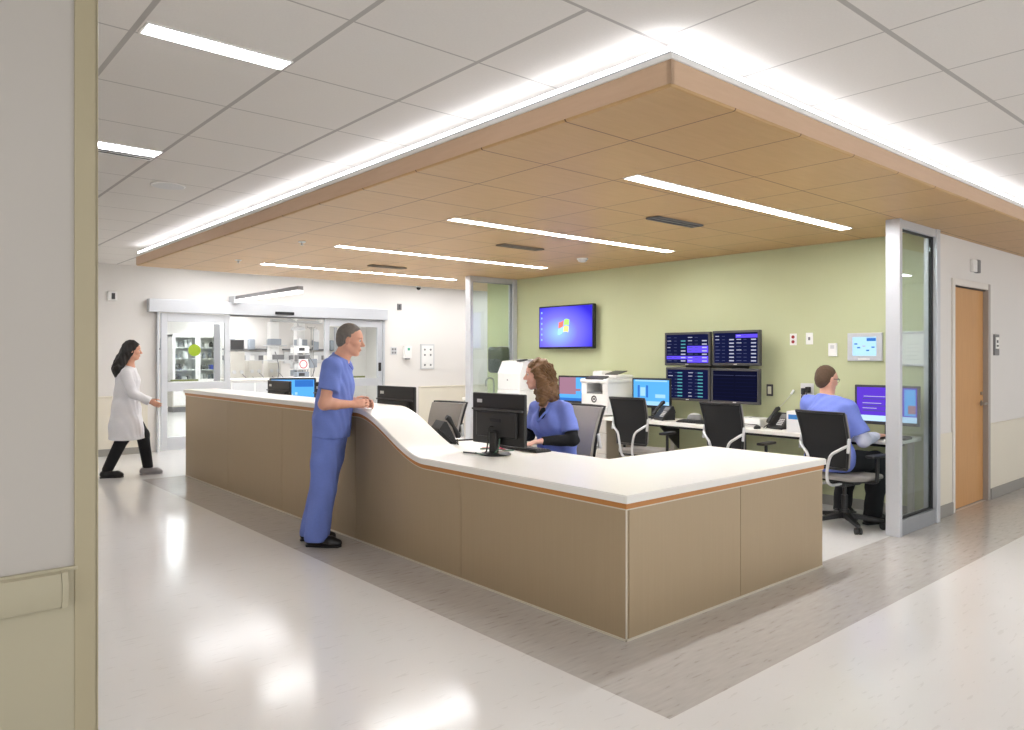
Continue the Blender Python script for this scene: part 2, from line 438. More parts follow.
box_obj('top_cover', (X0 + 0.03, Y0 + 0.03, 2.70), (X1, Y1 - 0.02, 2.722), 'white_plastic', cn)
m_ = MB()
m_.bb((X0 + 0.012, Y0 + 0.012, 2.762), (X0 + 0.030, Y1 - 0.02, 2.786)); m_.bb((X0 + 0.030, Y0 + 0.012, 2.762), (X1 - 0.1, Y0 + 0.030, 2.786))
m_.build('light_strip', 'lamp_cove', cn)
m_ = MB()
m_.bb((X0 + 0.008, Y0 + 0.008, 2.744), (X0 + 0.034, Y1 - 0.02, 2.762)); m_.bb((X0 + 0.034, Y0 + 0.008, 2.744), (X1 - 0.1, Y0 + 0.034, 2.762))
m_.build('strip_channel', 'aluminium', cn)
# small white angle along the far canopy edge
box_obj('edge_angle', (X0, Y1, WZ), (X1, Y1 + 0.012, WZ + 0.03), 'white_plastic', cn)

# ---- linear lights in the wood canopy
def linear_light(nm, x0, x1, y0, y1, z, lamp, label, group, frame='white_plastic', depth=0.02):
    t = thing(nm, label, 'ceiling light', ((x0 + x1) / 2, (y0 + y1) / 2, z), 0, group)
    a, b_ = (x1 - x0) / 2, (y1 - y0) / 2; e = 0.008
    m = MB()
    for lo, hi in (((-a - e, -b_ - e), (a + e, -b_)), ((-a - e, b_), (a + e, b_ + e)), ((-a - e, -b_), (-a, b_)), ((a, -b_), (a + e, b_))):
        m.bb((lo[0], lo[1], -0.006), (hi[0], hi[1], depth))
    m.build('trim_frame', frame, t)
    MB().bb((-a, -b_, -0.002), (a, b_, depth)).build('diffuser', lamp, t)
    return t
for k, (yc, lab) in enumerate(((0.51, 'long recessed light strip in the wood canopy nearest the glass pier by the wood door'),
                               (2.41, 'long recessed light strip in the wood canopy, second back from the desk corner'),
                               (4.38, 'long recessed light strip in the wood canopy, third back from the desk corner'),
                               (6.30, 'long recessed light strip in the wood canopy closest to the sliding doors'))):
    linear_light('linear_light', 0.645, 3.56, yc - 0.052, yc + 0.052, WZ - 0.001, 'lamp_wood', lab, 'light strips in the wood canopy')
# ---- short lights in the white ceiling of the corridor
for yc, lab in ((0.82, 'short recessed light in the white tile ceiling closest to the camera'), (2.84, 'short recessed light beside a slot vent in the white tile ceiling')):
    linear_light('recessed_light', -2.10, -1.485, yc - 0.058, yc + 0.058, CZ - 0.001, 'lamp_corr', lab, 'short lights in the white ceiling')
for yc in (4.87, 6.9, 8.8):
    linear_light('recessed_light', -2.10, -1.485, yc - 0.058, yc + 0.058, CZ - 0.001, 'lamp_corr', 'short recessed light further along the white corridor ceiling behind the wall end', 'short lights in the white ceiling')
for xc in (-5.2, -3.0, -0.8, 1.4, 3.6, 5.8, 8.0, 10.2):  # added fixtures out of view, for more light in the near corridor
    linear_light('recessed_light', xc - 0.31, xc + 0.31, -2.62, -2.50, CZ - 0.001, 'lamp_corr', 'added unseen short light in the white ceiling over the near corridor', 'added short lights over the near corridor')
for xc in (1.3, 3.2, 5.1, 7.0):  # added fill panels, hidden above the canopy edge, to brighten the rear wall
    linear_light('panel_light', xc - 0.75, xc + 0.75, 8.06, 9.26, CZ - 0.001, 'lamp_mid_fill', 'added unseen panel light in the white ceiling before the sliding doors', 'added panel lights before the sliding doors')
# slot vents
def slot_vent(loc, L, lab, z, n=2, fr='white_plastic', grp=None):
    t = thing('slot_vent', lab, 'air vent', (loc[0], loc[1], z), 0, grp)
    w = 0.03 * n
    m = MB(); m.bb((-L / 2, -w, -0.004), (L / 2, -w + 0.008, 0.01)); m.bb((-L / 2, w - 0.008, -0.004), (L / 2, w, 0.01))
    m.bb((-L / 2, -w, -0.004), (-L / 2 + 0.008, w, 0.01)); m.bb((L / 2 - 0.008, -w, -0.004), (L / 2, w, 0.01))
    m.build('vent_frame', fr, t)
    box_obj('slot', (-L / 2 + 0.008, -w + 0.008, 0.001), (L / 2 - 0.008, w - 0.008, 0.012), 'gasket', t)
    m = MB()
    for i in range(1, n): m.bb((-L / 2 + 0.008, -w + 2 * w * i / n - 0.007, -0.004), (L / 2 - 0.008, -w + 2 * w * i / n + 0.007, 0.008))
    m.build('blade', fr, t)
    return t
slot_vent((-1.79, 2.965), 0.60, 'slot vent alongside the short light in the white tile ceiling', CZ - 0.013, 2)
slot_vent((2.12, 1.27), 0.62, 'slot vent in the wood canopy between the first two light strips', WZ - 0.013, 2, 'mid_grey_plastic', 'slot vents in the wood canopy')
slot_vent((2.10, 3.2), 0.56, 'slot vent in the wood canopy between the second and third light strips', WZ - 0.013, 2, 'cabinet_side', 'slot vents in the wood canopy')
slot_vent((1.95, 5.55), 0.5, 'slot vent in the wood canopy between the third and fourth light strips', WZ - 0.013, 2, 'cabinet_side', 'slot vents in the wood canopy')
# sprinklers, detector, ceiling speaker, dome camera
def sprinkler(loc, lab):
    t = thing('sprinkler', lab, 'sprinkler', loc, 0, 'sprinklers in the wood canopy')
    MB().lathe([(0.038, 0), (0.038, -0.004), (0.03, -0.012), (0.012, -0.013)]).build('escutcheon', 'white_plastic', t, 40)
    m = MB(); m.cone((0, 0, -0.012), (0, 0, -0.034), 0.010, 0.006, 12); m.cone((0, 0, -0.034), (0, 0, -0.037), 0.018, 0.018, 16); m.build('deflector', 'steel', t, 40)
sprinkler((0.25, 4.35, WZ - 0.001), 'small sprinkler head in the wood canopy left of the third light strip')
sprinkler((0.30, 6.15, WZ - 0.001), 'small sprinkler head in the wood canopy left of the farthest light strip')
t = thing('smoke_detector', 'white smoke detector under the wood canopy near the green wall', 'smoke detector', (3.25, 3.42, WZ - 0.001))
MB().lathe([(0.065, 0), (0.065, -0.012), (0.058, -0.016)], 28).build('base', 'white_plastic', t, 40)
MB().lathe([(0.055, -0.016), (0.05, -0.034), (0.03, -0.045), (0.012, -0.047)], 28).build('sensor_head', 'light_grey_plastic', t, 40)
t = thing('ceiling_speaker', 'round white speaker grille in the tile ceiling past the slot vent', 'ceiling speaker', (-1.15, 3.80, CZ - 0.001))
MB().lathe([(0.13, 0), (0.13, -0.004), (0.12, -0.008)], 32).build('rim', 'white_plastic', t, 40)
MB().lathe([(0.118, -0.004), (0.118, -0.009), (0.06, -0.011)], 32).build('grille', 'light_grey_plastic', t, 40)
t = thing('dome_camera', 'small black dome camera on a white mount at the far canopy edge', 'security camera', (3.72, 7.50, WZ - 0.001))
MB().lathe([(0.045, 0), (0.045, -0.02), (0.04, -0.024)], 24).build('mount', 'white_plastic', t, 40)
MB().sph((0, 0, -0.030), (0.036, 0.036, 0.036)).build('dome', 'black_gloss', t, 60)
# pendant bar light before the sliding door
t = thing('pendant_light', 'bar-shaped white light projecting above the sliding glass door', 'pendant light', (1.56, 8.35, 2.36))
MB().bb((-0.045, -1.15, 0.04), (0.045, 1.15, 0.095), 0.004).build('housing', 'mid_grey_plastic', t)
MB().bb((-0.042, -1.145, 0.0), (0.042, 1.145, 0.035), 0.004).build('diffuser', 'lamp_pend', t)
MB().bb((-0.06, 1.15, -0.02), (0.06, 1.40, 0.10), 0.004).build('wall_bracket', 'aluminium', t)

# ---- glass piers at both ends of the green wall
def partition(nm, lab, yf, into):
    # yf: the face towards the corridor; into: +1 / -1 depth direction
    t = struct(thing(nm, lab, 'glass partition', (3.395, yf, 0)))
    D = 0.115 * into
    W = GX - 3.395
    MB().bb((0, 0, 0), (0.05, D, WZ), 0.004).build('post', 'aluminium', t)
    MB().bb((0.05, D * 0.1, WZ - 0.07), (W - 0.075, D * 0.9, WZ), 0.003).build('head_rail', 'aluminium', t)
    MB().bb((W - 0.075, 0, 0), (W, D, WZ), 0.004).build('wall_post', 'aluminium', t)
    MB().bb((0.05, D * 0.1, 0), (W - 0.075, D * 0.9, 0.125), 0.003).build('sill_rail', 'aluminium_dark', t)
    g = MB(); e = 0.012; z0, z1, xa, xb = 0.125, WZ - 0.07, 0.05, W - 0.075
    ya, yb = D * 0.32, D * 0.56
    g.bb((xb - 0.028, ya, z0), (xb, yb, z1)); g.bb((xa, ya, z0), (xa + 0.006, yb, z1)); g.bb((xa, ya, z0), (xb, yb, z0 + e)); g.bb((xa, ya, z1 - e), (xb, yb, z1))
    g.build('gasket', 'gasket' if into > 0 and yf < 1 else 'aluminium_dark', t)
    MB().bb((0.055, D * 0.42, 0.137), (W - 0.105, D * 0.47, WZ - 0.082)).build('glass_pane', 'partition_glass', t)
    return t
partition('window_1', 'tall glass partition in an aluminium frame between the seated man and the wood door', -0.012, 1)
partition('window_2', 'tall glass partition in an aluminium frame before the white wall and sink', 5.72, 1)

# ---- wood door in the corridor wall
d1 = struct(thing('door_1', 'light wood door in a grey metal frame on the corridor wall', 'door', (DX0, 0.06, 0)))
W = DX1 - DX0
MB().bb((0.0, 0.03, 0.008), (W - 0.01, 0.075, DZ - 0.006), 0.002).build('door_leaf', 'door_wood', d1)
m_ = MB()
m_.bb((-0.06, -0.018, 0), (0.0, 0.14, DZ + 0.06), 0.003); m_.bb((0.0, -0.018, DZ), (W, 0.14, DZ + 0.06), 0.003)
m_.build('door_frame', 'door_frame_light', d1)
MB().bb((W - 0.012, -0.02, 0), (W + 0.055, 0.14, DZ + 0.06), 0.003).build('strike_jamb', 'door_frame', d1)
MB().bb((0, 0.005, DZ - 0.012), (W - 0.012, 0.032, DZ), 0.001).build('head_seal', 'gasket', d1)
h = MB(); h.cone((W - 0.075, 0.03, 1.0), (W - 0.075, 0.02, 1.0), 0.028, 0.028, 20); h.build('rosette', 'steel', d1, 40)
MB().tube([(W - 0.075, 0.025, 1.0), (W - 0.075, -0.02, 1.0), (W - 0.09, -0.028, 1.0), (W - 0.19, -0.028, 1.0)], 0.010, 10).build('lever_handle', 'steel', d1, 50)
MB().cone((W - 0.075, 0.03, 1.10), (W - 0.075, 0.018, 1.10), 0.018, 0.018, 16).build('lock_cylinder', 'steel', d1, 40)

# ---- automatic sliding glass door in the rear wall
sd = struct(thing('door_2', 'automatic sliding glass door in a silver frame standing open', 'sliding door', (0.38, 9.75, 0)))
MB().bb((-0.13, -0.14, 2.16), (4.06, 0.0, 2.36), 0.006).build('header', 'aluminium', sd)
MB().bb((1.12, -0.06, 2.135), (4.0, 0.0, 2.16)).build('track', 'mid_grey_plastic', sd)
MB().bb((1.85, -0.175, 2.185), (2.18, -0.14, 2.235), 0.006).build('motion_sensor', 'black_plastic', sd)
MB().bb((0.0, -0.08, 0), (0.03, 0.10, 2.16), 0.003).build('side_jamb', 'aluminium', sd)
MB().bb((3.99, -0.08, 0), (4.03, 0.10, 2.16), 0.003).build('side_jamb', 'aluminium', sd)
def leaf(x0, x1, yy, pull_right):
    lf = MB(); s_ = 0.09
    lf.bb((x0, yy, 0.02), (x0 + s_, yy + 0.05, 2.15), 0.003); lf.bb((x1 - s_, yy, 0.02), (x1, yy + 0.05, 2.15), 0.003)
    lf.bb((x0 + s_, yy, 2.02), (x1 - s_, yy + 0.05, 2.15), 0.003); lf.bb((x0 + s_, yy, 0.02), (x1 - s_, yy + 0.05, 0.22), 0.003)
    lf.bb((x0 + s_, yy, 0.93), (x1 - s_, yy + 0.05, 1.07), 0.003)
    o = lf.build('door_leaf', 'aluminium', sd)
    MB().bb((x0 + s_, yy + 0.02, 0.22), (x1 - s_, yy + 0.028, 2.02)).build('glass_pane', 'clear_glass', o)
    return o
l1 = leaf(0.06, 1.12, -0.07, True)
MB().bb((0.86, -0.062, 1.08), (0.96, -0.04, 2.0), 0.003).build('pull_bar', 'aluminium_dark', l1)
MB().cone((0.56, -0.055, 1.575), (0.56, -0.049, 1.575), 0.095, 0.095, 36).build('round_sticker', 'sticker_green', l1)
MB().bb((0.20, -0.053, 1.085), (0.62, -0.049, 1.115)).build('strip_sticker', 'sticker_olive', l1)
l2 = leaf(2.80, 3.97, -0.07, False)
MB().bb((2.99, -0.062, 1.08), (3.05, -0.04, 2.0), 0.003).build('pull_bar', 'aluminium_dark', l2)
MB().bb((3.15, -0.053, 1.085), (3.62, -0.049, 1.115)).build('strip_sticker', 'sticker_olive', l2)
MB().bb((3.89, -0.08, 1.20), (3.95, -0.07, 1.36), 0.004).build('lock_plate', 'black_plastic', l2)

# ---- room beyond the sliding door
m_ = MB(); m_.bb((-1.2, 20.0, 0), (10, 20.15, 2.9)); m_.bb((-1.3, 9.9, 0), (-1.2, 20.15, 2.9)); m_.bb((9.9, 9.9, 0), (10.0, 20.15, 2.9))
struct(m_.build('wall_beyond', 'wall_white'), 'white walls of the treatment room beyond the sliding door')
struct(box_obj('ceiling.001', (-1.3, 9.9, 2.8), (10, 20.15, 2.9), 'ceiling_tile'), 'white ceiling of the room beyond the sliding door')
for xx, yy in ((1.6, 11.5), (4.2, 11.5), (1.6, 14.5), (4.2, 14.5), (6.8, 14.5), (3.0, 17.5), (5.0, 19.2), (8.2, 17.5)):
    linear_light('panel_light', xx - 0.6, xx + 0.6, yy - 0.3, yy + 0.3, 2.799, 'lamp_rear', 'flat panel light in the ceiling of the treatment room', 'panel lights in the treatment room')

# ================================================================== NURSE DESK
def ztop(y):
    t = min(1, max(0, (y - 1.83) / (2.80 - 1.83)))
    return 0.762 + 0.308 * t * t * (3 - 2 * t)
SL, BD, TR = 0.042, 0.030, 0.008
LEND, REND = 7.09, 2.108
dk = thing('nurse_desk', 'L-shaped nurse station desk with taupe metallic panels and a curving white top', 'reception desk', (0, 0, 0))
def ysamp(a, b):
    n = max(2, int((b - a) / 0.03)) if (b > 1.75 and a < 2.9) else 2
    return [a + (b - a) * i / n for i in range(n + 1)]
def front_panel(a, b):
    g = 0.0025; zt = SL + BD + TR
    ys = ysamp(a + g, b - g)
    poly = [(0, ys[0], 0.012), (0, ys[-1], 0.012)] + [(0, y, ztop(y) - zt) for y in reversed(ys)]
    MB().prism(poly, (0.02, 0, 0)).build('front_panel', 'desk_laminate', dk)
for a, b in ((0.0, 1.423), (1.423, 2.84), (2.84, 4.245), (4.245, 5.652), (5.652, LEND)): front_panel(a, b)
for a, b in ((0.0, 1.067), (1.067, REND)):
    MB().bb((max(a, 0.02) + 0.0025, 0, 0.012), (b - 0.0025, 0.02, 0.762 - SL - BD - TR)).build('front_panel', 'desk_laminate', dk)
MB().bb((REND - 0.02, 0.02, 0.012), (REND, 0.90, 0.682)).build('end_panel', 'desk_laminate', dk)
MB().prism([(0.02, LEND - 0.02, 0.012), (0.36, LEND - 0.02, 0.012), (0.36, LEND - 0.02, 0.99), (0.02, LEND - 0.02, 0.99)], (0, 0.02, 0)).build('end_panel', 'desk_laminate', dk)
# dark carcass behind the panels, so the seams read dark
m_ = MB()
ys = ysamp(0.03, LEND - 0.03)
m_.prism([(0.0215, y, 0.0) for y in (ys[0], ys[-1])] + [(0.0215, y, ztop(y) - SL - 0.004) for y in reversed(ys)], (0.02, 0, 0))
m_.bb((0.042, 0.0215, 0), (REND - 0.03, 0.04, 0.715))
for xx in (0.95, REND - 0.05): m_.bb((xx, 0.04, 0), (xx + 0.025, 0.86, 0.715))
for yy in (1.0, 2.62, 4.24, 5.8, 7.03): m_.bb((0.042, yy, 0), (0.86 if yy != 1.0 else 0.8, yy + 0.025, 0.715))
m_.build('carcass', 'cabinet_side', dk)
# back face of the raised ledge
ys = [1.95 + (LEND - 0.02 - 1.95) * i / 90 for i in range(91)]
m_ = MB(); m_.prism([(0.36, ys[0], 0.763), (0.36, ys[-1], 0.763)] + [(0.36, y, max(0.764, ztop(y) - SL)) for y in reversed(ys)], (0.02, 0, 0))
m_.build('ledge_back', 'desk_laminate', dk)
# wood band and light trim that follow the top
def ribbon(nm, m, zhi, zlo, xf, xb):
    q = MB(); ys = ysamp(xf if xf > 0 else xf, LEND + 0.005); ys = [xf + (LEND + 0.005 - xf) * i / 260 for i in range(261)]
    q.strip([[(xf, y, ztop(y) - zhi), (xf, y, ztop(y) - zlo), (xb, y, ztop(y) - zlo), (xb, y, ztop(y) - zhi)] for y in ys])
    q.bb((xb, xf, 0.762 - zlo), (REND + 0.004, xb, 0.762 - zhi))
    return q.build(nm, m, dk)
ribbon('wood_band', 'band_wood', SL, SL + BD, -0.008, 0.02)
ribbon('metal_trim', 'trim_light', SL + BD, SL + BD + TR, -0.004, 0.02)
m_ = MB(); m_.bb((-0.004, -0.004, 0), (0.0, LEND, 0.012)); m_.bb((-0.004, -0.004, 0), (REND, 0.0, 0.012)); m_.bb((-0.004, -0.004, 0.0), (0.003, 0.003, 0.682))
m_.build('base_trim', 'trim_light', dk)
# white tops: raised ledge that sweeps down, and the low worktop
q = MB(); ys = [1.83 + (LEND + 0.02 - 1.83) * i / 220 for i in range(221)]
e = 0.006
q.strip([[(-0.02, y, ztop(y) - SL), (-0.02, y, ztop(y) - e), (-0.02 + e, y, ztop(y)), (0.395 - e, y, ztop(y)), (0.395, y, ztop(y) - e), (0.395, y, ztop(y) - SL)] for y in ys])
q.build('curved_ledge', 'solid_white', dk, 35)
q = MB()
P_ = [(-0.02, -0.02), (2.122, -0.02), (2.122, 0.955), (0.94, 0.955), (0.94, LEND), (0.396, LEND), (0.396, 1.83), (-0.02, 1.83)]
q.prism([(x, y, 0.762 - SL) for x, y in P_], (0, 0, SL))
bmesh.ops.bevel(q.bm, geom=[e_ for e_ in q.bm.edges if all(abs(v.co.z - 0.762) < 1e-5 for v in e_.verts) and not (all(abs(v.co.y - 1.83) < 1e-4 for v in e_.verts))], offset=0.005, segments=2, affect='EDGES')
q.build('worktop', 'solid_white', dk, 35)

# ================================================================== FURNITURE AND EQUIPMENT
# ---- task chair (local: sitter looks along +X, origin on the floor)
def make_chair(label, group):
    t = thing('task_chair', label, 'chair', (0, 0, 0), 0, group)
    for k in range(5):
        a = 2 * PI * k / 5 + 0.3
        c, s_ = math.cos(a), math.sin(a)
        lg = MB()
        w0, w1 = 0.024, 0.015
        lg.strip([[(0.03 * c - w0 * s_, 0.03 * s_ + w0 * c, 0.085), (0.03 * c + w0 * s_, 0.03 * s_ - w0 * c, 0.085), (0.03 * c + w0 * s_, 0.03 * s_ - w0 * c, 0.135), (0.03 * c - w0 * s_, 0.03 * s_ + w0 * c, 0.135)],
                  [(0.31 * c - w1 * s_, 0.31 * s_ + w1 * c, 0.062), (0.31 * c + w1 * s_, 0.31 * s_ - w1 * c, 0.062), (0.31 * c + w1 * s_, 0.31 * s_ - w1 * c, 0.088), (0.31 * c - w1 * s_, 0.31 * s_ + w1 * c, 0.088)]])
        lg.build('leg', 'black_plastic', t)
        cs = MB(); px, py = 0.30 * c, 0.30 * s_
        for o in (-0.016, 0.016):
            cs.cone((px - (o - 0.010) * s_, py + (o - 0.010) * c, 0.029), (px - (o + 0.010) * s_, py + (o + 0.010) * c, 0.029), 0.029, 0.029, 16)
        cs.cone((px, py, 0.02), (px, py, 0.066), 0.011, 0.011, 10)
        cs.build('caster', 'black_plastic', t, 40)
    g = MB(); g.cone((0, 0, 0.08), (0, 0, 0.16), 0.045, 0.04, 20); g.cone((0, 0, 0.16), (0, 0, 0.29), 0.028, 0.028, 18); g.cone((0, 0, 0.29), (0, 0, 0.40), 0.018, 0.018, 16)
    g.build('gas_column', 'black_plastic', t, 40)
    MB().box((-0.01, 0, 0.405), (0.26, 0.17, 0.05), 0.015).bb((-0.16, -0.05, 0.39), (-0.02, 0.05, 0.42), 0.01).build('tilt_mechanism', 'black_plastic', t)
    # seat cushion with a waterfall front
    se = MB(); secs = []
    for i in range(13):
        x = -0.23 + 0.48 * i / 12
        hw = 0.245 - 0.03 * (abs(i - 6) / 6) ** 3 - (0.02 if i in (0, 12) else 0)
        dz = -0.03 * max(0, (i - 8) / 4) ** 2 + 0.008 * math.cos(i / 12 * 2 * PI)
        tp, bt = 0.505 + dz - (0.025 if i in (0, 12) else 0), 0.44 + 0.4 * dz + (0.012 if i in (0, 12) else 0)
        ring = []
        for k in range(20):
            a = 2 * PI * k / 20; ca, sa = math.cos(a), math.sin(a)
            yy = hw * math.copysign(abs(ca) ** 0.35, ca); zz = (tp + bt) / 2 + (tp - bt) / 2 * math.copysign(abs(sa) ** 0.6, sa) - 0.010 * (1 - (yy / hw) ** 2) * (sa > 0)
            ring.append((x, yy, zz))
        secs.append(ring)
    se.strip(secs); se.build('seat', 'chair_grey', t, 50)
    box_obj('seat_pan', (-0.20, -0.21, 0.428), (0.20, 0.21, 0.446), 'black_plastic', t, 0.006)
    # backrest: curved sheet, black shell behind, grey upholstery in front
    def back_pt(u, v, off):                # u -1..1 across, v 0..1 up
        z = 0.56 + 0.50 * v
        x = -0.245 - 0.10 * v - 0.03 * math.sin(PI * v) * -1 - 0.02 * (1 - v) * 0 - 0.035 * (1 - u * u) * (0.6 + 0.4 * v)
        hw = 0.215 + 0.012 * v - 0.022 * (1 - v) ** 2
        return (x + off, u * hw, z)
    def sheet(nm, m, o0, o1, ins):
        q = MB(); nu, nv = 10, 10
        G = []
        for off in (o0, o1):
            G.append([[q.bm.verts.new(back_pt((-1 + 2 * i / nu) * (1 - ins), ins * 0.5 + (1 - ins) * j / nv, off)) for i in range(nu + 1)] for j in range(nv + 1)])
        for j in range(nv):
            for i in range(nu):
                q.bm.faces.new((G[0][j][i], G[0][j + 1][i], G[0][j + 1][i + 1], G[0][j][i + 1]))
                q.bm.faces.new((G[1][j][i], G[1][j][i + 1], G[1][j + 1][i + 1], G[1][j + 1][i]))
        rim = [(j, 0) for j in range(nv + 1)] + [(nv, i) for i in range(1, nu + 1)] + [(j, nu) for j in range(nv - 1, -1, -1)] + [(0, i) for i in range(nu - 1, 0, -1)]
        for (a, b_), (c, d) in zip(rim, rim[1:] + rim[:1]):
            q.bm.faces.new((G[0][a][b_], G[1][a][b_], G[1][c][d], G[0][c][d]))
        return q.build(nm, m, t, 50)
    sheet('backrest', 'black_mesh', -0.012, 0.0, 0.05)
    sheet('back_cushion', 'chair_grey', 0.001, 0.032, 0.035)
    # rim of the back as a tube
    fr = MB(); pts = []
    for k in range(8): pts.append(back_pt(-1 + 0.02, k / 8, -0.012))
    for k in range(9): pts.append(back_pt(-1 + 2 * k / 8, 1.0, -0.012))
    for k in range(8): pts.append(back_pt(1 - 0.02, 1 - (k + 1) / 8, -0.012))
    for k in range(1, 8): pts.append(back_pt(1 - 2 * k / 8, 0.0, -0.012))
    pts.append(pts[0])
    fr.tube(pts, 0.011, 8); fr.build('back_frame', 'black_plastic', t, 60)
    # silver supports that rise behind the back and flare out to its sides
    for s_ in (-1, 1):
        MB().tube([(-0.08, s_ * 0.055, 0.415), (-0.26, s_ * 0.06, 0.41), (-0.345, s_ * 0.07, 0.455), (-0.368, s_ * 0.082, 0.56), (-0.365, s_ * 0.11, 0.68), (-0.345, s_ * 0.17, 0.735), (-0.30, s_ * 0.222, 0.775)], 0.0125, 10, None, 6).build('back_support', 'silver_paint', t, 60)
        MB().box((-0.292, s_ * 0.226, 0.775), (0.03, 0.016, 0.13), 0.006, (0, 0.18, 0)).build('side_bracket', 'silver_paint', t)
        ar = MB(); ar.tube([(0.02, s_ * 0.15, 0.43), (0.02, s_ * 0.265, 0.44), (0.02, s_ * 0.285, 0.48), (0.02, s_ * 0.285, 0.66)], 0.016, 10, None, 5)
        a_o = ar.build('armrest', 'black_plastic', t, 60)
        MB().box((0.03, s_ * 0.285, 0.672), (0.25, 0.085, 0.026), 0.012).build('arm_pad', 'black_plastic', a_o)
    return t
ch = make_chair('empty black-backed task chair at the wall desk beside the printer', 'task chairs at the wall desk')
ch.location = (3.38, 2.62, 0); ch.rotation_euler = (0, 0, math.radians(8))
c2 = dup(ch, (3.37, 1.45, 0), math.radians(2), 'empty black-backed task chair in front of the four wall screens', 'task chairs at the wall desk')
c3 = dup(ch, (3.45, 0.47, 0), math.radians(-8), 'black-backed task chair in which the man in blue scrubs sits', 'task chairs at the wall desk')
c3.scale = (1, 1, 0.955)
dup(ch, (1.33, 1.90, 0), math.radians(178), 'grey-upholstered chair the curly-haired woman sits on', 'grey-fronted chairs inside the counter')
c4 = dup(ch, (1.14, 3.52, 0), math.radians(190), 'empty grey-upholstered chair inside the counter beside the curved ledge', 'grey-fronted chairs inside the counter')
c4.scale = (1.0, 1.0, 0.96)
ch.scale = (1.0, 0.93, 0.985); c2.scale = (1.0, 0.92, 0.985)

# ---- monitors (local: screen looks along +X, origin under the stand)
def quad(q, w, h, x, u0, v0, u1, v1, m, zc):
    q.bb((x, -w / 2 + u0 * w, zc - h / 2 + v0 * h), (x + 0.0008, -w / 2 + u1 * w, zc - h / 2 + v1 * h), 0, m)
rs = random.Random(3)
def paint(q, w, h, x, zc, kind):
    if kind == 'purple_dash' or kind == 'white_dash' or kind == 'teal_dash' or kind == 'dim_dash':
        quad(q, w, h, x, 0, 0, 1, 1, 'scr_navy' if kind != 'dim_dash' else 'scr_navy_dark', zc)
        x2 = x + 0.0008
        n = 8
        for c in (0, 1):
            u = 0.5 * c
            for r in range(n):
                v = 0.95 - (r + 0.5) / n * 0.93
                if kind == 'dim_dash':
                    quad(q, w, h, x2, u + 0.02, v - 0.045, u + 0.48, v - 0.035, 'scr_dim' if r == 0 else 'scr_navy', zc); continue
                pur = (kind == 'purple_dash' and ((c == 1 and r in (3, 4, 6, 7)) or (c == 0 and r in (6,)))) or (kind == 'white_dash' and c == 1 and r == 0)
                if pur: quad(q, w, h, x2, u + 0.01, v - 0.062, u + 0.5, v + 0.055, 'scr_purple', zc)
                quad(q, w, h, x2 + 0.0008, u + 0.03, v - 0.008, u + 0.03 + rs.uniform(0.07, 0.12), v + 0.016, 'scr_dim' if rs.random() < 0.6 else 'scr_white', zc)
                quad(q, w, h, x2 + 0.0008, u + 0.19, v - 0.008, u + 0.26, v + 0.008, 'scr_dim', zc)
                bar = 'scr_teal' if kind == 'teal_dash' or (kind == 'purple_dash' and c == 0 and r < 4) else 'scr_white'
                if r or kind == 'teal_dash': quad(q, w, h, x2 + 0.0008, u + (0.26 if kind == 'teal_dash' else 0.36), v - 0.022, u + (0.38 if kind == 'teal_dash' else 0.47), v + 0.018, bar, zc)
    elif kind == 'blue_photo':
        quad(q, w, h, x, 0, 0, 1, 1, 'scr_blue', zc)
        quad(q, w, h, x + 0.0008, 0.0, 0.0, 1.0, 0.16, 'scr_blue_pale', zc)
        quad(q, w, h, x + 0.0008, 0.12, 0.30, 0.18, 0.78, 'scr_blue_deep', zc); quad(q, w, h, x + 0.0008, 0.36, 0.30, 0.42, 0.78, 'scr_blue_deep', zc)
        quad(q, w, h, x + 0.0008, 0.20, 0.36, 0.34, 0.70, 'scr_blue_pale', zc); quad(q, w, h, x + 0.0008, 0.62, 0.30, 0.9, 0.44, 'scr_blue_pale', zc)
        quad(q, w, h, x + 0.0008, 0.05, 0.93, 0.95, 0.99, 'scr_blue_pale', zc)
    elif kind == 'mauve_photo':
        quad(q, w, h, x, 0, 0, 1, 1, 'scr_blue', zc); quad(q, w, h, x + 0.0008, 0.0, 0.28, 0.55, 1.0, 'scr_mauve', zc)
        quad(q, w, h, x + 0.0008, 0.40, 0.42, 0.70, 0.52, 'scr_mauve', zc); quad(q, w, h, x + 0.0008, 0.0, 0.0, 1.0, 0.12, 'scr_blue_deep', zc)
    elif kind == 'blue_plain':
        quad(q, w, h, x, 0, 0, 1, 1, 'scr_blue', zc); quad(q, w, h, x + 0.0008, 0.55, 0.72, 0.98, 0.98, 'scr_blue_deep', zc)
        for i in range(5): quad(q, w, h, x + 0.0008, 0.15 + 0.1 * i, 0.35 + 0.06 * (i % 3), 0.21 + 0.1 * i, 0.45 + 0.06 * (i % 3), 'scr_blue_pale', zc)
    elif kind == 'violet_text':
        quad(q, w, h, x, 0, 0, 1, 1, 'scr_violet', zc)
        quad(q, w, h, x + 0.0008, 0, 0, 1, 0.17, 'scr_taskbar', zc)
        for i, (a, b_) in enumerate(((0.12, 0.55), (0.10, 0.62), (0.10, 0.42), (0.10, 0.60), (0.10, 0.34), (0.10, 0.56))):
            v = 0.72 - 0.075 * i - (0.05 if i > 1 else 0); quad(q, w, h, x + 0.0008, a, v, b_, v + 0.02, 'scr_dim' if i % 2 else 'scr_white', zc)
        quad(q, w, h, x + 0.0008, 0.80, 0.2, 0.98, 0.96, 'scr_blue', zc); quad(q, w, h, x + 0.0016, 0.86, 0.26, 0.98, 0.50, 'scr_mauve', zc)
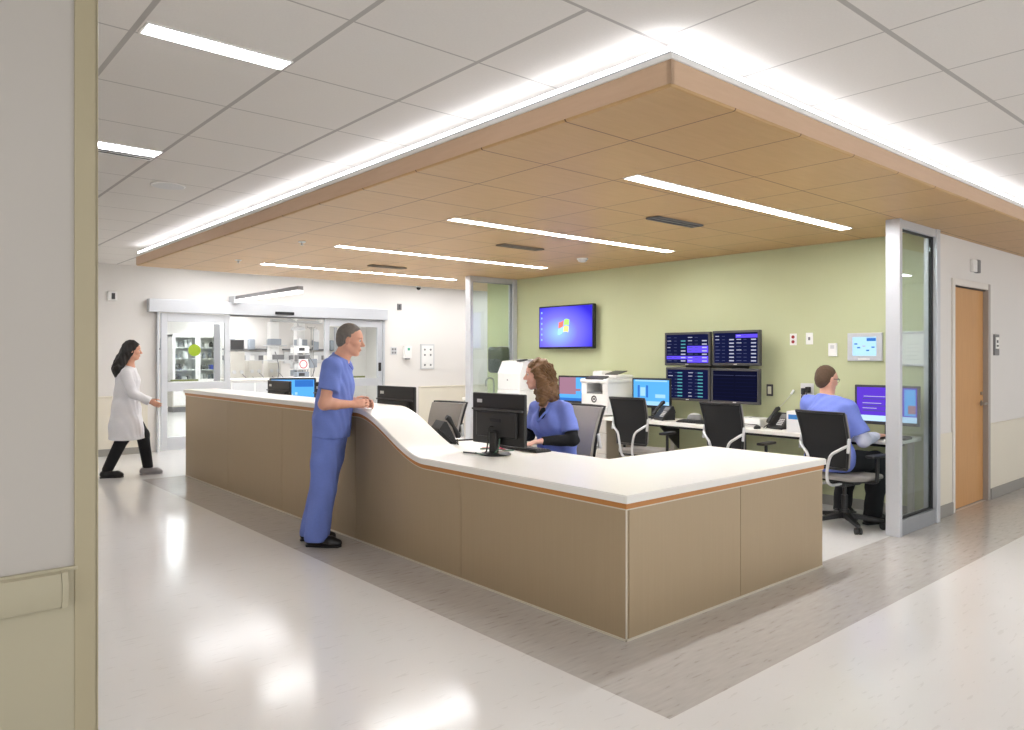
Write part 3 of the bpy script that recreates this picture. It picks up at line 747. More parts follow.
def monitor(label, loc, rz, kind, w=0.50, h=0.31, zc=0.30, group=None, tilt=0, shell='black_plastic'):
    t = thing('monitor', label, 'computer monitor', loc, rz, group)
    b_ = 0.022
    bd = MB(); bd.bb((-0.03, -w / 2 - b_, zc - h / 2 - 0.03), (0.0, w / 2 + b_, zc + h / 2 + b_), 0.008)
    bd.bb((-0.055, -w * 0.42, zc - h * 0.42), (-0.028, w * 0.42, zc + h * 0.15), 0.02)
    bd.build('housing', shell, t)
    # ridge and badge on the back
    MB().bb((-0.05, -w / 2 - b_ * 0.6, zc + h * 0.17), (-0.028, w / 2 + b_ * 0.6, zc + h * 0.22), 0.006).build('back_ridge', 'dark_grey_plastic', t)
    MB().bb((-0.0325, w * 0.33, zc + h * 0.34), (-0.0295, w * 0.33 + 0.055, zc + h * 0.34 + 0.026), 0.001).build('maker_badge', 'silver_paint', t)
    q = MB(); paint(q, w, h, 0.0002, zc, kind) if kind else quad(q, w, h, 0.0002, 0, 0, 1, 1, 'black_gloss', zc)
    q.build('screen', None, t)
    MB().bb((-0.085, -0.035, 0.012), (-0.05, 0.035, zc - h * 0.28), 0.01).build('stand_neck', 'black_plastic', t)
    MB().lathe([(0.115, 0), (0.115, 0.006), (0.10, 0.014), (0.03, 0.018)], 32, (-0.05, 0, 0)).build('stand_base', 'black_plastic', t, 40)
    return t
WT = 0.7625
mm = monitor('black monitor seen from behind in front of the curly-haired woman, cables on the white top', (0.545, 1.665, WT), math.radians(3), None, 0.515, 0.325, 0.262, 'monitors on the counter')
MB().tube([(-0.055, 0.02, 0.20), (-0.09, 0.03, 0.19), (-0.10, 0.035, 0.05), (-0.11, 0.06, 0.009), (-0.15, 0.12, 0.008), (-0.17, 0.22, 0.008)], 0.006, 8, None, 6).build('power_cable', 'wire_black', mm, 60)
MB().tube([(-0.055, -0.05, 0.12), (-0.08, -0.06, 0.05), (-0.10, -0.02, 0.009), (-0.16, 0.02, 0.008), (-0.13, 0.13, 0.008)], 0.005, 8, None, 6).build('video_cable', 'wire_green', mm, 60)
MB().bb((-0.058, -0.06, 0.235), (-0.05, 0.06, 0.262), 0.004).build('port_recess', 'gasket', mm)
monitor('black monitor seen from behind at the top of the curved ledge, near the standing man', (0.60, 3.16, WT), math.radians(4), None, 0.51, 0.32, 0.27, 'monitors on the counter')
monitor('black monitor seen from behind just past the standing man behind the tall counter', (0.62, 4.50, WT), math.radians(2), None, 0.48, 0.30, 0.275, 'monitors on the counter')
monitor('low black monitor seen from behind, in front of the blue-lit screen on the tall counter', (0.62, 5.70, WT), math.radians(3), None, 0.50, 0.30, 0.265, 'monitors on the counter')
monitor('monitor with a lit blue screen behind the tall counter', (0.90, 5.99, WT), math.radians(-120), 'blue_plain', 0.50, 0.31, 0.28, 'monitors on the counter')
# wall desk
wd_ = thing('wall_desk', 'long white-topped desk fixed along the green wall', 'desk', (GX, 0, 0))
MB().bb((-0.57, 0.14, 0.712), (-0.014, 3.46, 0.75), 0.006).build('desktop', 'laminate_white', wd_)
for yy in (0.20, 1.08, 1.98, 2.86): MB().bb((-0.05, yy, 0.0), (-0.014, yy + 0.05, 0.712), 0.003).build('support_panel', 'cabinet_grey', wd_)
for yy in (0.95, 1.9, 2.78):
    MB().prism([(-0.05, yy, 0.71), (-0.45, yy, 0.71), (-0.05, yy, 0.40)], (0, 0.02, 0)).build('bracket', 'black_plastic', wd_)
MB().bb((-0.32, 0.25, 0.66), (-0.10, 3.3, 0.70), 0.01).build('cable_tray', 'black_plastic', wd_)
# file cabinets carrying the printers
def file_cabinet(y0, lab):
    t = thing('file_cabinet', lab, 'file cabinet', (3.72, y0, 0), 0, 'file cabinets under the printers')
    MB().bb((0.015, 0.0, 0.02), (0.53, 0.50, 0.711), 0.004).build('case', 'cabinet_side', t)
    for a, b_ in ((0.03, 0.30), (0.306, 0.55), (0.556, 0.708)):
        d = MB().bb((-0.004, 0.004, a), (0.016, 0.496, b_), 0.004).build('drawer', 'cabinet_grey', t)
        zc = b_ - 0.05 if b_ - a < 0.2 else (a + b_) / 2 - 0.02
        MB().tube([(-0.003, 0.20, zc), (-0.022, 0.205, zc - 0.004), (-0.022, 0.295, zc - 0.004), (-0.003, 0.30, zc)], 0.005, 8).build('handle', 'steel', d, 60)
    return t
file_cabinet(3.48, 'grey three-drawer file cabinet under the large white printer')
file_cabinet(3.99, 'grey three-drawer file cabinet hidden behind the curly-haired woman')
file_cabinet(4.50, 'grey three-drawer file cabinet between the two white printers')
file_cabinet(5.01, 'grey three-drawer file cabinet under the tall plain white printer')
ct = tag(MB().bb((3.70, 3.465, 0.712), (GX - 0.014, 5.60, 0.75), 0.006).build('counter_top', 'laminate_white'), 'white counter top lying across the grey file cabinets', 'counter top')
# large printer
p = thing('office_printer', 'large white multifunction printer with an open paper slot on the grey drawers', 'printer', (3.99, 3.70, 0.7505))
q = MB(); q.bb((-0.24, -0.22, 0.015), (0.24, 0.22, 0.27), 0.015); q.bb((-0.24, 0.13, 0.26), (0.24, 0.22, 0.42), 0.012); q.bb((-0.24, -0.22, 0.26), (0.24, -0.13, 0.42), 0.012); q.bb((0.0, -0.14, 0.26), (0.24, 0.14, 0.42), 0.01)
q.build('body', 'white_plastic', p)
MB().bb((-0.235, -0.13, 0.272), (0.0, 0.13, 0.29), 0.004).build('output_tray', 'mid_grey_plastic', p)
MB().bb((-0.255, -0.235, 0.40), (0.245, 0.235, 0.455), 0.02).build('scanner_deck', 'white_plastic', p)
MB().box((-0.20, -0.01, 0.465), (0.11, 0.30, 0.02), 0.006, (0, -0.3, 0)).build('control_panel', 'dark_grey_plastic', p)
MB().bb((-0.10, -0.23, 0.455), (0.235, 0.02, 0.50), 0.015).box((0.06, 0.13, 0.50), (0.22, 0.16, 0.09), 0.02).build('document_feeder', 'white_plastic', p)
MB().box((0.05, -0.10, 0.525), (0.20, 0.20, 0.012), 0.004, (0, -0.2, 0)).build('feed_tray', 'dark_grey_plastic', p)
MB().bb((-0.243, -0.215, 0.03), (-0.238, 0.215, 0.105)).build('paper_drawer', 'light_grey_plastic', p)
e_ = MB(); n = 28
for k in range(n):
    a, a2 = 2 * PI * k / n, 2 * PI * (k + 1) / n
    e_.cone((-0.243, 0.036 * math.cos(a), 0.205 + 0.036 * math.sin(a)), (-0.243, 0.036 * math.cos(a2), 0.205 + 0.036 * math.sin(a2)), 0.008, 0.008, 6)
e_.box((-0.242, 0.0, 0.205), (0.004, 0.03, 0.02), 0.001); e_.build('round_emblem', 'dark_grey_plastic', p)
# tall plain printer
p = thing('plain_printer', 'tall plain white printer with a dark notch on top, before the glass partition', 'printer', (3.96, 5.32, 0.7505))
q = MB(); q.bb((-0.21, -0.24, 0.012), (0.24, 0.24, 0.26), 0.012); q.bb((-0.205, -0.235, 0.262), (0.235, 0.235, 0.50), 0.012)
q.prism([(-0.205, -0.235, 0.49), (-0.12, -0.235, 0.66), (0.20, -0.235, 0.69), (0.235, -0.235, 0.49)], (0, 0.47, 0)); q.build('body', 'white_plastic', p)
MB().bb((-0.213, -0.22, 0.03), (-0.208, 0.22, 0.22), 0.002).build('paper_drawer', 'light_grey_plastic', p)
MB().box((-0.10, -0.17, 0.672), (0.14, 0.075, 0.02), 0.004, (0, -0.12, 0)).build('control_panel', 'dark_grey_plastic', p)
MB().box((-0.2075, 0.02, 0.40), (0.004, 0.022, 0.022), 0.002).build('round_emblem', 'mid_grey_plastic', p)
MB().bb((-0.2085, -0.07, 0.235), (-0.203, 0.10, 0.245)).build('grip_slot', 'mid_grey_plastic', p)
monitor('desk monitor with a mauve and blue picture right behind the curly-haired woman', (4.08, 4.36, 0.7505), math.radians(187), 'mauve_photo', 0.50, 0.31, 0.295, 'monitors on the wall desk')
monitor('desk monitor with a pale blue picture between the large printer and the wall screens', (4.02, 3.04, 0.7505), math.radians(184), 'blue_photo', 0.50, 0.30, 0.30, 'monitors on the wall desk')
monitor('desk monitor with a violet screen of text facing the seated man', (4.02, 0.355, 0.7505), math.radians(182), 'violet_text', 0.52, 0.31, 0.29, 'monitors on the wall desk', 0, 'dark_grey_plastic')

# ---- four wall screens and the television
def wall_screen(lab, y, z, rz, kind, rx=0):
    t = thing('wall_screen', lab, 'wall monitor', (4.06, y, z), math.radians(rz), 'four wall screens')
    w, h = 0.545, 0.325
    MB().bb((-0.045, -w / 2 - 0.026, -h / 2 - 0.028), (0.0, w / 2 + 0.026, h / 2 + 0.026), 0.008).build('housing', 'dark_grey_plastic', t)
    q = MB(); paint(q, w, h, 0.0004, 0, kind); q.build('screen', None, t)
    MB().box((0.0, 0, -h / 2 - 0.014), (0.003, 0.04, 0.010), 0.001).build('maker_badge', 'silver_paint', t)
    a = MB(); a.bb((-0.06, -0.06, -0.06), (-0.045, 0.06, 0.06), 0.004); a.bb((-0.17, -0.03, -0.03), (-0.06, 0.03, 0.03), 0.006); a.build('mount_arm', 'black_plastic', t)
    return t
wall_screen('upper wall screen with violet blocks, nearest the large printer', 2.56, 1.565, 184, 'purple_dash')
wall_screen('upper wall screen with one violet bar, above the mostly dark screen', 1.935, 1.570, 177, 'white_dash')
wall_screen('lower wall screen with two columns of teal bars', 2.555, 1.165, 181, 'teal_dash')
wall_screen('lower wall screen that is almost entirely dark navy', 1.945, 1.160, 179, 'dim_dash')
mr = thing('screen_mount_rail', 'dark rail on the green wall carrying the four screens', 'wall mount', (GX - 0.03, 2.2, 1.37))
MB().bb((0.0, -0.30, -0.30), (0.028, -0.10, 0.28), 0.004).bb((0.0, 0.22, -0.30), (0.028, 0.48, 0.28), 0.004).build('plate', 'dark_grey_plastic', mr)
MB().bb((-0.01, -0.32, -0.02), (0.02, 0.50, 0.02), 0.004).build('cross_rail', 'dark_grey_plastic', mr)
tv = thing('television', 'wall television showing a violet-blue desktop with a four-colour window flag', 'television', (4.15, 4.605, 1.88), PI)
w, h = 1.0, 0.545
MB().bb((-0.06, -w / 2 - 0.018, -h / 2 - 0.028), (0.0, w / 2 + 0.018, h / 2 + 0.018), 0.008).build('housing', 'black_gloss', tv)
MB().bb((0.0002, -w / 2, -h / 2), (0.001, w / 2, h / 2)).build('screen', 'scr_desktop', tv)
MB().bb((-0.12, -0.2, -0.15), (-0.06, 0.2, 0.15), 0.004).build('wall_bracket', 'gasket', tv)
fl = MB()
def flagq(u0, u1, v0, v1, m):
    n = 6; S0 = []
    f = lambda u, v: (0.0013, u * 0.115 + 0.012 * v, v * 0.10 + 0.016 * math.sin(u * PI * 1.0 + 0.4) + 0.01 * u)
    P0 = [f(u0 + (u1 - u0) * i / n, v1) for i in range(n + 1)] + [f(u1 - (u1 - u0) * i / n, v0) for i in range(n + 1)]
    fl.prism(P0, (0.0008, 0, 0), m)
flagq(-0.85, -0.06, 0.06, 0.85, 'flag_red'); flagq(0.06, 0.9, 0.06, 0.85, 'flag_green'); flagq(-0.85, -0.06, -0.85, -0.06, 'flag_blue'); flagq(0.06, 0.9, -0.85, -0.06, 'flag_yellow')
fo = fl.build('window_flag', None, tv); fo.location = (0, -0.03, -0.0)
ic = MB()
for i in range(6): ic.bb((0.0012, -0.47, 0.19 - 0.075 * i), (0.002, -0.445, 0.215 - 0.075 * i), 0, 'scr_blue_pale')
ic.build('desktop_icons', None, tv)

# ---- desk phones (local: user at -X looking +X)
def phone(lab, loc, rz, group='desk phones', tilt=0.0):
    t = thing('desk_phone', lab, 'telephone', loc, rz, group)
    if tilt:
        t.rotation_euler = (0, -tilt, rz); t.location.z += 0.10 * math.sin(tilt)
        L_ = 0.19 * math.tan(tilt)
        MB().prism([(-0.095, -0.08, 0.0), (0.095, -0.08, 0.0), (0.095 + 0.19 * math.sin(tilt) ** 2 - 0.19 , -0.08, -0.19 * math.sin(tilt) * math.cos(tilt))][:2] + [(0.095 - 0.19 * math.sin(tilt) ** 2, -0.08, -0.19 * math.sin(tilt) * math.cos(tilt))], (0, 0.16, 0)).build('wedge_stand', 'black_plastic', t)
    MB().prism([(-0.10, -0.10, 0.0), (0.09, -0.10, 0.0), (0.10, -0.10, 0.075), (0.08, -0.10, 0.085), (-0.10, -0.10, 0.022)], (0, 0.20, 0)).build('base', 'black_plastic', t)
    MB().box((0.035, -0.045, 0.0725), (0.055, 0.09, 0.006), 0.002, (0, -0.34, 0)).build('display', 'mid_grey_plastic', t)
    k = MB()
    for i in range(4):
        for j in range(3): k.box((-0.065 + 0.02 * i, -0.072 + 0.025 * j, 0.0375 + 0.0071 * i), (0.013, 0.018, 0.006), 0.001, (0, -0.34, 0))
    k.build('keypad', 'light_grey_plastic', t)
    MB().tube([(-0.095, 0.062, 0.065), (-0.075, 0.062, 0.078), (0.0, 0.062, 0.105), (0.075, 0.062, 0.124), (0.10, 0.062, 0.118)], [0.022, 0.024, 0.015, 0.024, 0.022], 12, None).build('handset', 'black_plastic', t, 60)
    MB().tube([(-0.095, 0.06, 0.05), (-0.13, 0.09, 0.012), (-0.10, 0.14, 0.008), (0.0, 0.13, 0.008)], 0.004, 6, None, 5).build('cord', 'wire_black', t, 60)
    return t
phone('black desk phone on the wall desk beside the pale blue monitor', (3.92, 2.76, 0.7505), math.radians(-20), 'desk phones', 0.5)
phone('black desk phone on the wall desk beside the white box with a blue label', (3.98, 1.36, 0.7505), math.radians(-16), 'desk phones', 0.5)
phone('black desk phone on the white counter in front of the empty grey chair', (0.60, 2.47, 0.7625), math.radians(165), 'desk phones', 0.75)
# ---- keyboards, mice, small desk things
def keyboard(lab, loc, rz, group='keyboards'):
    t = thing('keyboard', lab, 'keyboard', loc, rz, group)
    MB().prism([(-0.075, -0.22, 0.003), (0.075, -0.22, 0.003), (0.075, -0.22, 0.024), (-0.075, -0.22, 0.013)], (0, 0.44, 0)).build('base', 'black_plastic', t)
    k = MB()
    for r in range(5):
        for c in range(18):
            x = -0.055 + r * 0.026
            k.box((x, -0.205 + c * 0.024, 0.0215 + 0.0733 * (x + 0.075) - 0.004), (0.020, 0.019, 0.008), 0)
    k.build('keys', 'dark_grey_plastic', t)
    return t
keyboard('black keyboard under the hand of the curly-haired woman', (0.835, 1.72, 0.7625), math.radians(178))
keyboard('black keyboard on the wall desk in front of the violet screen', (3.86, 0.32, 0.7505), math.radians(3))
keyboard('black keyboard on the wall desk under the teal-bar screen', (3.86, 2.28, 0.7505), math.radians(0))
keyboard('black keyboard on the white counter behind the monitor near the standing man', (0.80, 3.35, 0.7625), math.radians(178))
t = thing('computer_mouse', 'black mouse on the wall desk beside the desk phone with the white box', 'mouse', (3.80, 1.52, 0.7505), 0.2)
MB().sph((0, 0, 0.008), (0.055, 0.032, 0.028)).build('shell', 'black_plastic', t, 60)
MB().cone((0.028, 0, 0.026), (0.028, 0, 0.036), 0.006, 0.006, 10).build('wheel', 'mid_grey_plastic', t, 60)
t = thing('label_printer', 'low white device between the chair back and the desk phone on the wall desk', 'desk device', (4.07, 1.72, 0.7505))
MB().bb((-0.13, -0.15, 0.004), (0.13, 0.15, 0.085), 0.015).build('body', 'white_plastic', t)
MB().bb((-0.133, -0.12, 0.02), (-0.128, 0.12, 0.028)).build('slot', 'gasket', t)
MB().box((-0.05, 0.05, 0.086), (0.06, 0.08, 0.006), 0.002).build('buttons_panel', 'light_grey_plastic', t)
t = thing('tissue_box', 'white box with a blue label on the wall desk beside the seated man', 'box', (3.86, 1.06, 0.7505), 0.05)
MB().bb((-0.12, -0.115, 0), (0.12, 0.115, 0.20), 0.003).build('carton', 'white_plastic', t)
MB().bb((-0.1215, -0.02, 0.125), (-0.12, 0.095, 0.17)).build('blue_label', 'label_blue', t)
MB().sph((0, 0, 0.20), (0.05, 0.03, 0.001)).build('opening', 'mid_grey_plastic', t)
t = thing('speaker_phone', 'grey rounded conference speaker beside the desk phone below the teal-bar screen', 'desk device', (4.10, 2.48, 0.7505))
MB().lathe([(0.085, 0), (0.09, 0.02), (0.075, 0.06), (0.04, 0.08), (0.01, 0.083)], 28).build('body', 'mid_grey_plastic', t, 50)
MB().lathe([(0.06, 0.0715), (0.05, 0.079), (0.02, 0.086)], 28).build('grille', 'light_grey_plastic', t, 50)
t = thing('paper_holder', 'small white paper holder standing below the wall screens', 'paper holder', (4.12, 2.26, 0.7505))
MB().box((0.0, 0, 0.085), (0.012, 0.16, 0.165), 0.003, (0, 0.25, 0)).bb((-0.06, -0.08, 0), (0.03, 0.08, 0.012), 0.003).build('stand', 'light_grey_plastic', t)
MB().box((-0.009, 0, 0.088), (0.003, 0.14, 0.14), 0, (0, 0.25, 0)).build('sheet', 'paper', t)
t = thing('cable_bundle', 'pink and green cables lying behind the monitor on the white counter', 'cables', (0.64, 1.86, 0.7625))
MB().tube([(-0.02, 0.12, 0.006), (0.03, 0.05, 0.012), (0.0, -0.02, 0.03), (0.05, -0.08, 0.006)], 0.006, 8, None, 6).build('cable', 'pink_cable', t, 60)
MB().tube([(-0.05, 0.10, 0.005), (0.0, 0.06, 0.006), (0.03, -0.10, 0.008), (0.08, -0.14, 0.006)], 0.005, 8, None, 6).build('cable', 'wire_green', t, 60)
tag(MB().tube([(0, 0, 0.008), (0.06, 0.03, 0.008), (0.11, 0.02, 0.008), (0.17, 0.0, 0.008), (0.23, -0.03, 0.008)], 0.007, 8, None, 6).build('stray_cable', 'wire_black', None, 60),
    'thick dark cable lying on the white counter beside the black phone', 'cable').location = (0.72, 2.50, 0.7625)

# ---- fittings on the green wall (local: outward is -X)
def plate(nm, lab, cat, y, z, w, h, m, X=GX, group=None, d=0.008):
    t = thing(nm, lab, cat, (X, y, z), 0, group)
    MB().bb((-d, -w / 2, -h / 2), (0, w / 2, h / 2), 0.003).build('cover_plate', m, t)
    return t
t = plate('red_outlet', 'wall plate with two red sockets right of the upper wall screens', 'power outlet', 1.385, 1.655, 0.075, 0.12, 'white_plastic')
for zz in (-0.025, 0.025): MB().cone((-0.008, 0, zz), (-0.012, 0, zz), 0.017, 0.017, 16).build('socket', 'outlet_red', t)
t = plate('data_outlet', 'white wall plate with one small port near the red sockets', 'data outlet', 1.21, 1.66, 0.075, 0.12, 'white_plastic')
MB().bb((-0.011, -0.01, -0.016), (-0.008, 0.01, 0.016)).build('port', 'mid_grey_plastic', t)
t = plate('light_switch', 'ivory switch in a dark plate below the red sockets', 'light switch', 1.65, 1.12, 0.075, 0.125, 'dark_grey_plastic')
MB().bb((-0.012, -0.02, -0.04), (-0.008, 0.02, 0.04), 0.001).build('rocker', 'switch_ivory', t)
t = plate('thermostat', 'small white thermostat on the green wall above the seated man', 'thermostat', 0.965, 1.545, 0.085, 0.13, 'white_plastic', GX, None, 0.022)
MB().bb((-0.0235, -0.02, 0.01), (-0.022, 0.02, 0.045)).build('vent_slots', 'light_grey_plastic', t)
t = plate('cable_outlet', 'wall box with dark plugs and cords beside the seated man', 'power outlet', 1.235, 1.12, 0.14, 0.17, 'light_grey_plastic')
q = MB(); q.bb((-0.05, -0.045, -0.01), (-0.008, 0.0, 0.05), 0.006); q.bb((-0.04, 0.012, -0.03), (-0.008, 0.05, 0.035), 0.006); q.tube([(-0.045, -0.02, 0.0), (-0.06, -0.02, -0.05), (-0.02, 0.0, -0.20), (-0.02, 0.03, -0.36)], 0.006, 8, None, 5); q.tube([(-0.035, 0.03, -0.02), (-0.05, 0.035, -0.09), (-0.02, 0.02, -0.36)], 0.006, 8, None, 5)
q.build('plugs', 'black_plastic', t)
t = thing('wire_clip', 'small white clip with a thin wire on the green wall left of the plug box', 'wire clip', (GX, 1.39, 1.11))
MB().box((-0.012, 0, 0), (0.02, 0.02, 0.055), 0.004, (0.6, 0, 0)).build('clip', 'white_plastic', t)
MB().tube([(-0.01, 0.01, -0.02), (-0.008, 0.12, -0.14), (-0.008, 0.20, -0.20)], 0.0025, 6, None, 5).build('wire', 'light_grey_plastic', t, 60)
t = thing('touch_panel', 'wall touch panel with a pale blue screen in a silver frame', 'touch panel', (GX, 0.65, 1.57), PI)
MB().bb((0.0, -0.165, -0.135), (0.025, 0.165, 0.135), 0.006).build('bezel', 'aluminium', t)
q = MB(); w, h = 0.225, 0.18
quad(q, w, h, 0.0252, 0, 0, 1, 1, 'scr_panel', 0.005)
quad(q, w, h, 0.026, 0.6, 0.78, 0.98, 0.94, 'scr_blue_deep', 0.005)
for (a, b_) in ((0.08, 0.6), (0.2, 0.4), (0.42, 0.48), (0.58, 0.25), (0.8, 0.42)): quad(q, w, h, 0.026, a, b_, a + 0.13, b_ + 0.07, 'scr_blue_deep' if a != 0.42 else 'scr_white', 0.005)
q.build('screen', None, t)
MB().bb((0.025, -0.06, -0.125), (0.027, 0.05, -0.11)).build('name_strip', 'white_plastic', t)
t = thing('wall_notice', 'framed white notice on the green wall seen beside the silver pier', 'notice', (GX, 0.215, 1.55), PI)
q = MB()
for lo, hi in (((-0.115, -0.16), (-0.095, 0.16)), ((0.095, -0.16), (0.115, 0.16)), ((-0.095, -0.16), (0.095, -0.14)), ((-0.095, 0.14), (0.095, 0.16))): q.bb((0, lo[0], lo[1]), (0.022, hi[0], hi[1]), 0.003)
q.build('frame', 'aluminium', t)
q = MB(); q.bb((0.0, -0.095, -0.14), (0.012, 0.095, 0.14), 0, 'paper')
for i in range(5): q.bb((0.012, -0.055, 0.04 - 0.035 * i), (0.0126, 0.055 - 0.015 * (i % 2), 0.044 - 0.035 * i), 0, 'light_grey_plastic')
q.build('sheet', None, t)

# ---- wash basin behind the far partition
sk = thing('wash_counter', 'white wash counter behind the far glass partition', 'sink', (GX, 6.12, 0))
MB().bb((-0.52, -0.26, 0.82), (-0.014, 0.26, 0.87), 0.008).build('counter', 'laminate_white', sk)
MB().bb((-0.50, -0.25, 0.0), (-0.014, 0.25, 0.82), 0.004).build('cabinet', 'cabinet_grey', sk)
MB().lathe([(0.16, 0.0), (0.17, 0.012), (0.145, 0.012), (0.13, 0.004)], 28, (-0.27, 0, 0.868)).build('basin', 'white_plastic', sk, 40)
MB().tube([(-0.08, 0.05, 0.87), (-0.08, 0.05, 1.08), (-0.11, 0.05, 1.14), (-0.18, 0.05, 1.15), (-0.23, 0.05, 1.11), (-0.23, 0.05, 1.03)], 0.011, 10, None, 6).build('faucet', 'steel', sk, 60)
t = thing('towel_dispenser', 'smoky translucent towel dispenser on the green wall above the sink', 'towel dispenser', (GX, 5.98, 1.42))
MB().bb((-0.24, -0.16, -0.19), (-0.01, 0.16, 0.20), 0.05, None, 4).build('cover', 'smoke_plastic', t, 50)
MB().bb((-0.03, -0.17, -0.21), (0.0, 0.17, 0.21), 0.01).build('back_plate', 'light_grey_plastic', t)

# ---- fittings on the rear wall (outward is -Y)
def rplate(nm, lab, cat, x, z, w, h, m, d=0.012):
    t = thing(nm, lab, cat, (x, 9.75, z)); MB().bb((-w / 2, -d, -h / 2), (w / 2, 0, h / 2), 0.003).build('cover_plate', m, t); return t
t = rplate('wall_sensor', 'white sensor with a dark window left of the sliding door header', 'sensor', -0.23, 2.375, 0.13, 0.13, 'white_plastic', 0.03)
MB().bb((-0.012, -0.033, -0.045), (0.035, -0.03, 0.045)).build('window', 'dark_grey_plastic', t)
t = rplate('alarm_light', 'small grey alarm box high on the wall right of the sliding door', 'alarm', 4.77, 2.43, 0.085, 0.12, 'mid_grey_plastic', 0.03)
MB().bb((-0.03, -0.033, -0.05), (0.012, -0.03, 0.04)).build('window', 'dark_grey_plastic', t)
t = rplate('push_plate', 'square grey push plate on the wall beside the sliding door', 'push plate', 4.65, 1.58, 0.13, 0.15, 'light_grey_plastic')
q = MB()
for i in (-1, 1):
    for k in (-1, 1): q.bb((i * 0.028 - 0.018, -0.015, k * 0.032 - 0.02), (i * 0.028 + 0.018, -0.012, k * 0.032 + 0.02))
q.build('buttons', 'mid_grey_plastic', t)
t = rplate('soap_dispenser', 'white hand sanitizer dispenser with a green mark on the rear wall', 'sanitizer dispenser', 4.93, 1.56, 0.15, 0.24, 'white_plastic', 0.09)
MB().bb((-0.02, -0.093, 0.03), (0.03, -0.09, 0.08)).build('green_mark', 'green_led_plate', t)
MB().bb((-0.04, -0.085, -0.145), (0.04, -0.01, -0.115), 0.006).build('nozzle', 'mid_grey_plastic', t)
t = rplate('valve_panel', 'tall white service panel with six round ports on the rear wall', 'service panel', 5.42, 1.47, 0.33, 0.50, 'light_grey_plastic', 0.02)
MB().bb((-0.135, -0.026, -0.22), (0.135, -0.02, 0.22), 0.003).build('panel_face', 'white_plastic', t)
for xx in (-0.07, 0.07):
    for zz in (0.14, 0.035, -0.165): MB().cone((xx, -0.026, zz), (xx, -0.034, zz), 0.02, 0.018, 16).build('port', 'mid_grey_plastic', t)
# ---- corridor wall fittings (outward is -Y)
t = thing('alarm_strobe', 'white alarm strobe with a grey grille above the wood door', 'alarm', (5.33, 0.06, 2.375))
MB().bb((-0.09, -0.035, -0.06), (0.02, 0, 0.06), 0.006).build('strobe_lens', 'white_plastic', t)
MB().bb((0.02, -0.04, -0.065), (0.10, 0, 0.065), 0.006).build('sounder_grille', 'mid_grey_plastic', t)
t = thing('card_reader', 'grey room sign and reader on the wall beside the wood door', 'door sign', (6.0, 0.06, 1.60))
MB().bb((-0.07, -0.018, -0.11), (0.07, 0, 0.11), 0.004).build('backplate', 'mid_grey_plastic', t)
MB().bb((-0.05, -0.022, -0.04), (0.05, -0.018, 0.08)).build('sign_face', 'paper', t)
MB().bb((-0.03, -0.0235, 0.02), (0.02, -0.022, 0.05)).bb((-0.03, -0.0235, -0.02), (0.03, -0.022, 0.0)).build('marks', 'dark_grey_plastic', t)

# ---- treatment room equipment seen through the sliding door
def cabinet_supply():
    t = thing('supply_cabinet', 'white glass-fronted supply cabinet seen through the sliding door', 'cabinet', (3.68, 18.0, 0))
    W, D, z0, z1 = 1.28, 0.45, 0.80, 2.05
    MB().bb((-W / 2, D - 0.02, z0), (W / 2, D, z1)).bb((-W / 2, 0, z0), (-W / 2 + 0.03, D, z1)).bb((W / 2 - 0.03, 0, z0), (W / 2, D, z1)).bb((-W / 2, 0, z1 - 0.06), (W / 2, D, z1)).bb((-W / 2, 0, z0), (W / 2, D, z0 + 0.03)).bb((-0.02, 0, z0), (0.02, D, z1)).build('case', 'white_plastic', t)
    for zz in (1.10, 1.40, 1.70): box_obj('shelf', (-W / 2 + 0.03, 0.03, zz), (W / 2 - 0.03, D - 0.02, zz + 0.02), 'white_plastic', t)
    for s_ in (-1, 1):
        q = MB(); a, b_ = (-W / 2, -0.005) if s_ < 0 else (0.005, W / 2)
        q.bb((a, -0.025, z0), (a + 0.06, 0, z1)); q.bb((b_ - 0.06, -0.025, z0), (b_, 0, z1)); q.bb((a + 0.06, -0.025, z1 - 0.07), (b_ - 0.06, 0, z1)); q.bb((a + 0.06, -0.025, z0), (b_ - 0.06, 0, z0 + 0.07))
        d = q.build('cabinet_door', 'white_plastic', t)
        MB().bb((a + 0.06, -0.014, z0 + 0.07), (b_ - 0.06, -0.010, z1 - 0.07)).build('glass_pane', 'clear_glass', d)
    q = MB(); q.bb((-W / 2, 0, 0.14), (W / 2, D, 0.70), 0.01); q.build('base_unit', 'beige_machine', t)
    for i in range(3): MB().bb((-W / 2 + 0.02 + i * 0.42, -0.015, 0.18), (-W / 2 + 0.40 + i * 0.42, 0.0, 0.66), 0.004).build('drawer', 'white_plastic', t)
    MB().bb((-W / 2 - 0.02, -0.02, 0.70), (W / 2 + 0.02, D, 0.80), 0.006).build('counter', 'laminate_white', t)
    MB().bb((-W / 2 + 0.02, 0.03, 0.0), (W / 2 - 0.02, D, 0.14)).build('plinth', 'mid_grey_plastic', t)
cabinet_supply()
rb = random.Random(5); k = 0
lab_b = 'small container on the {} shelf of the supply cabinet'
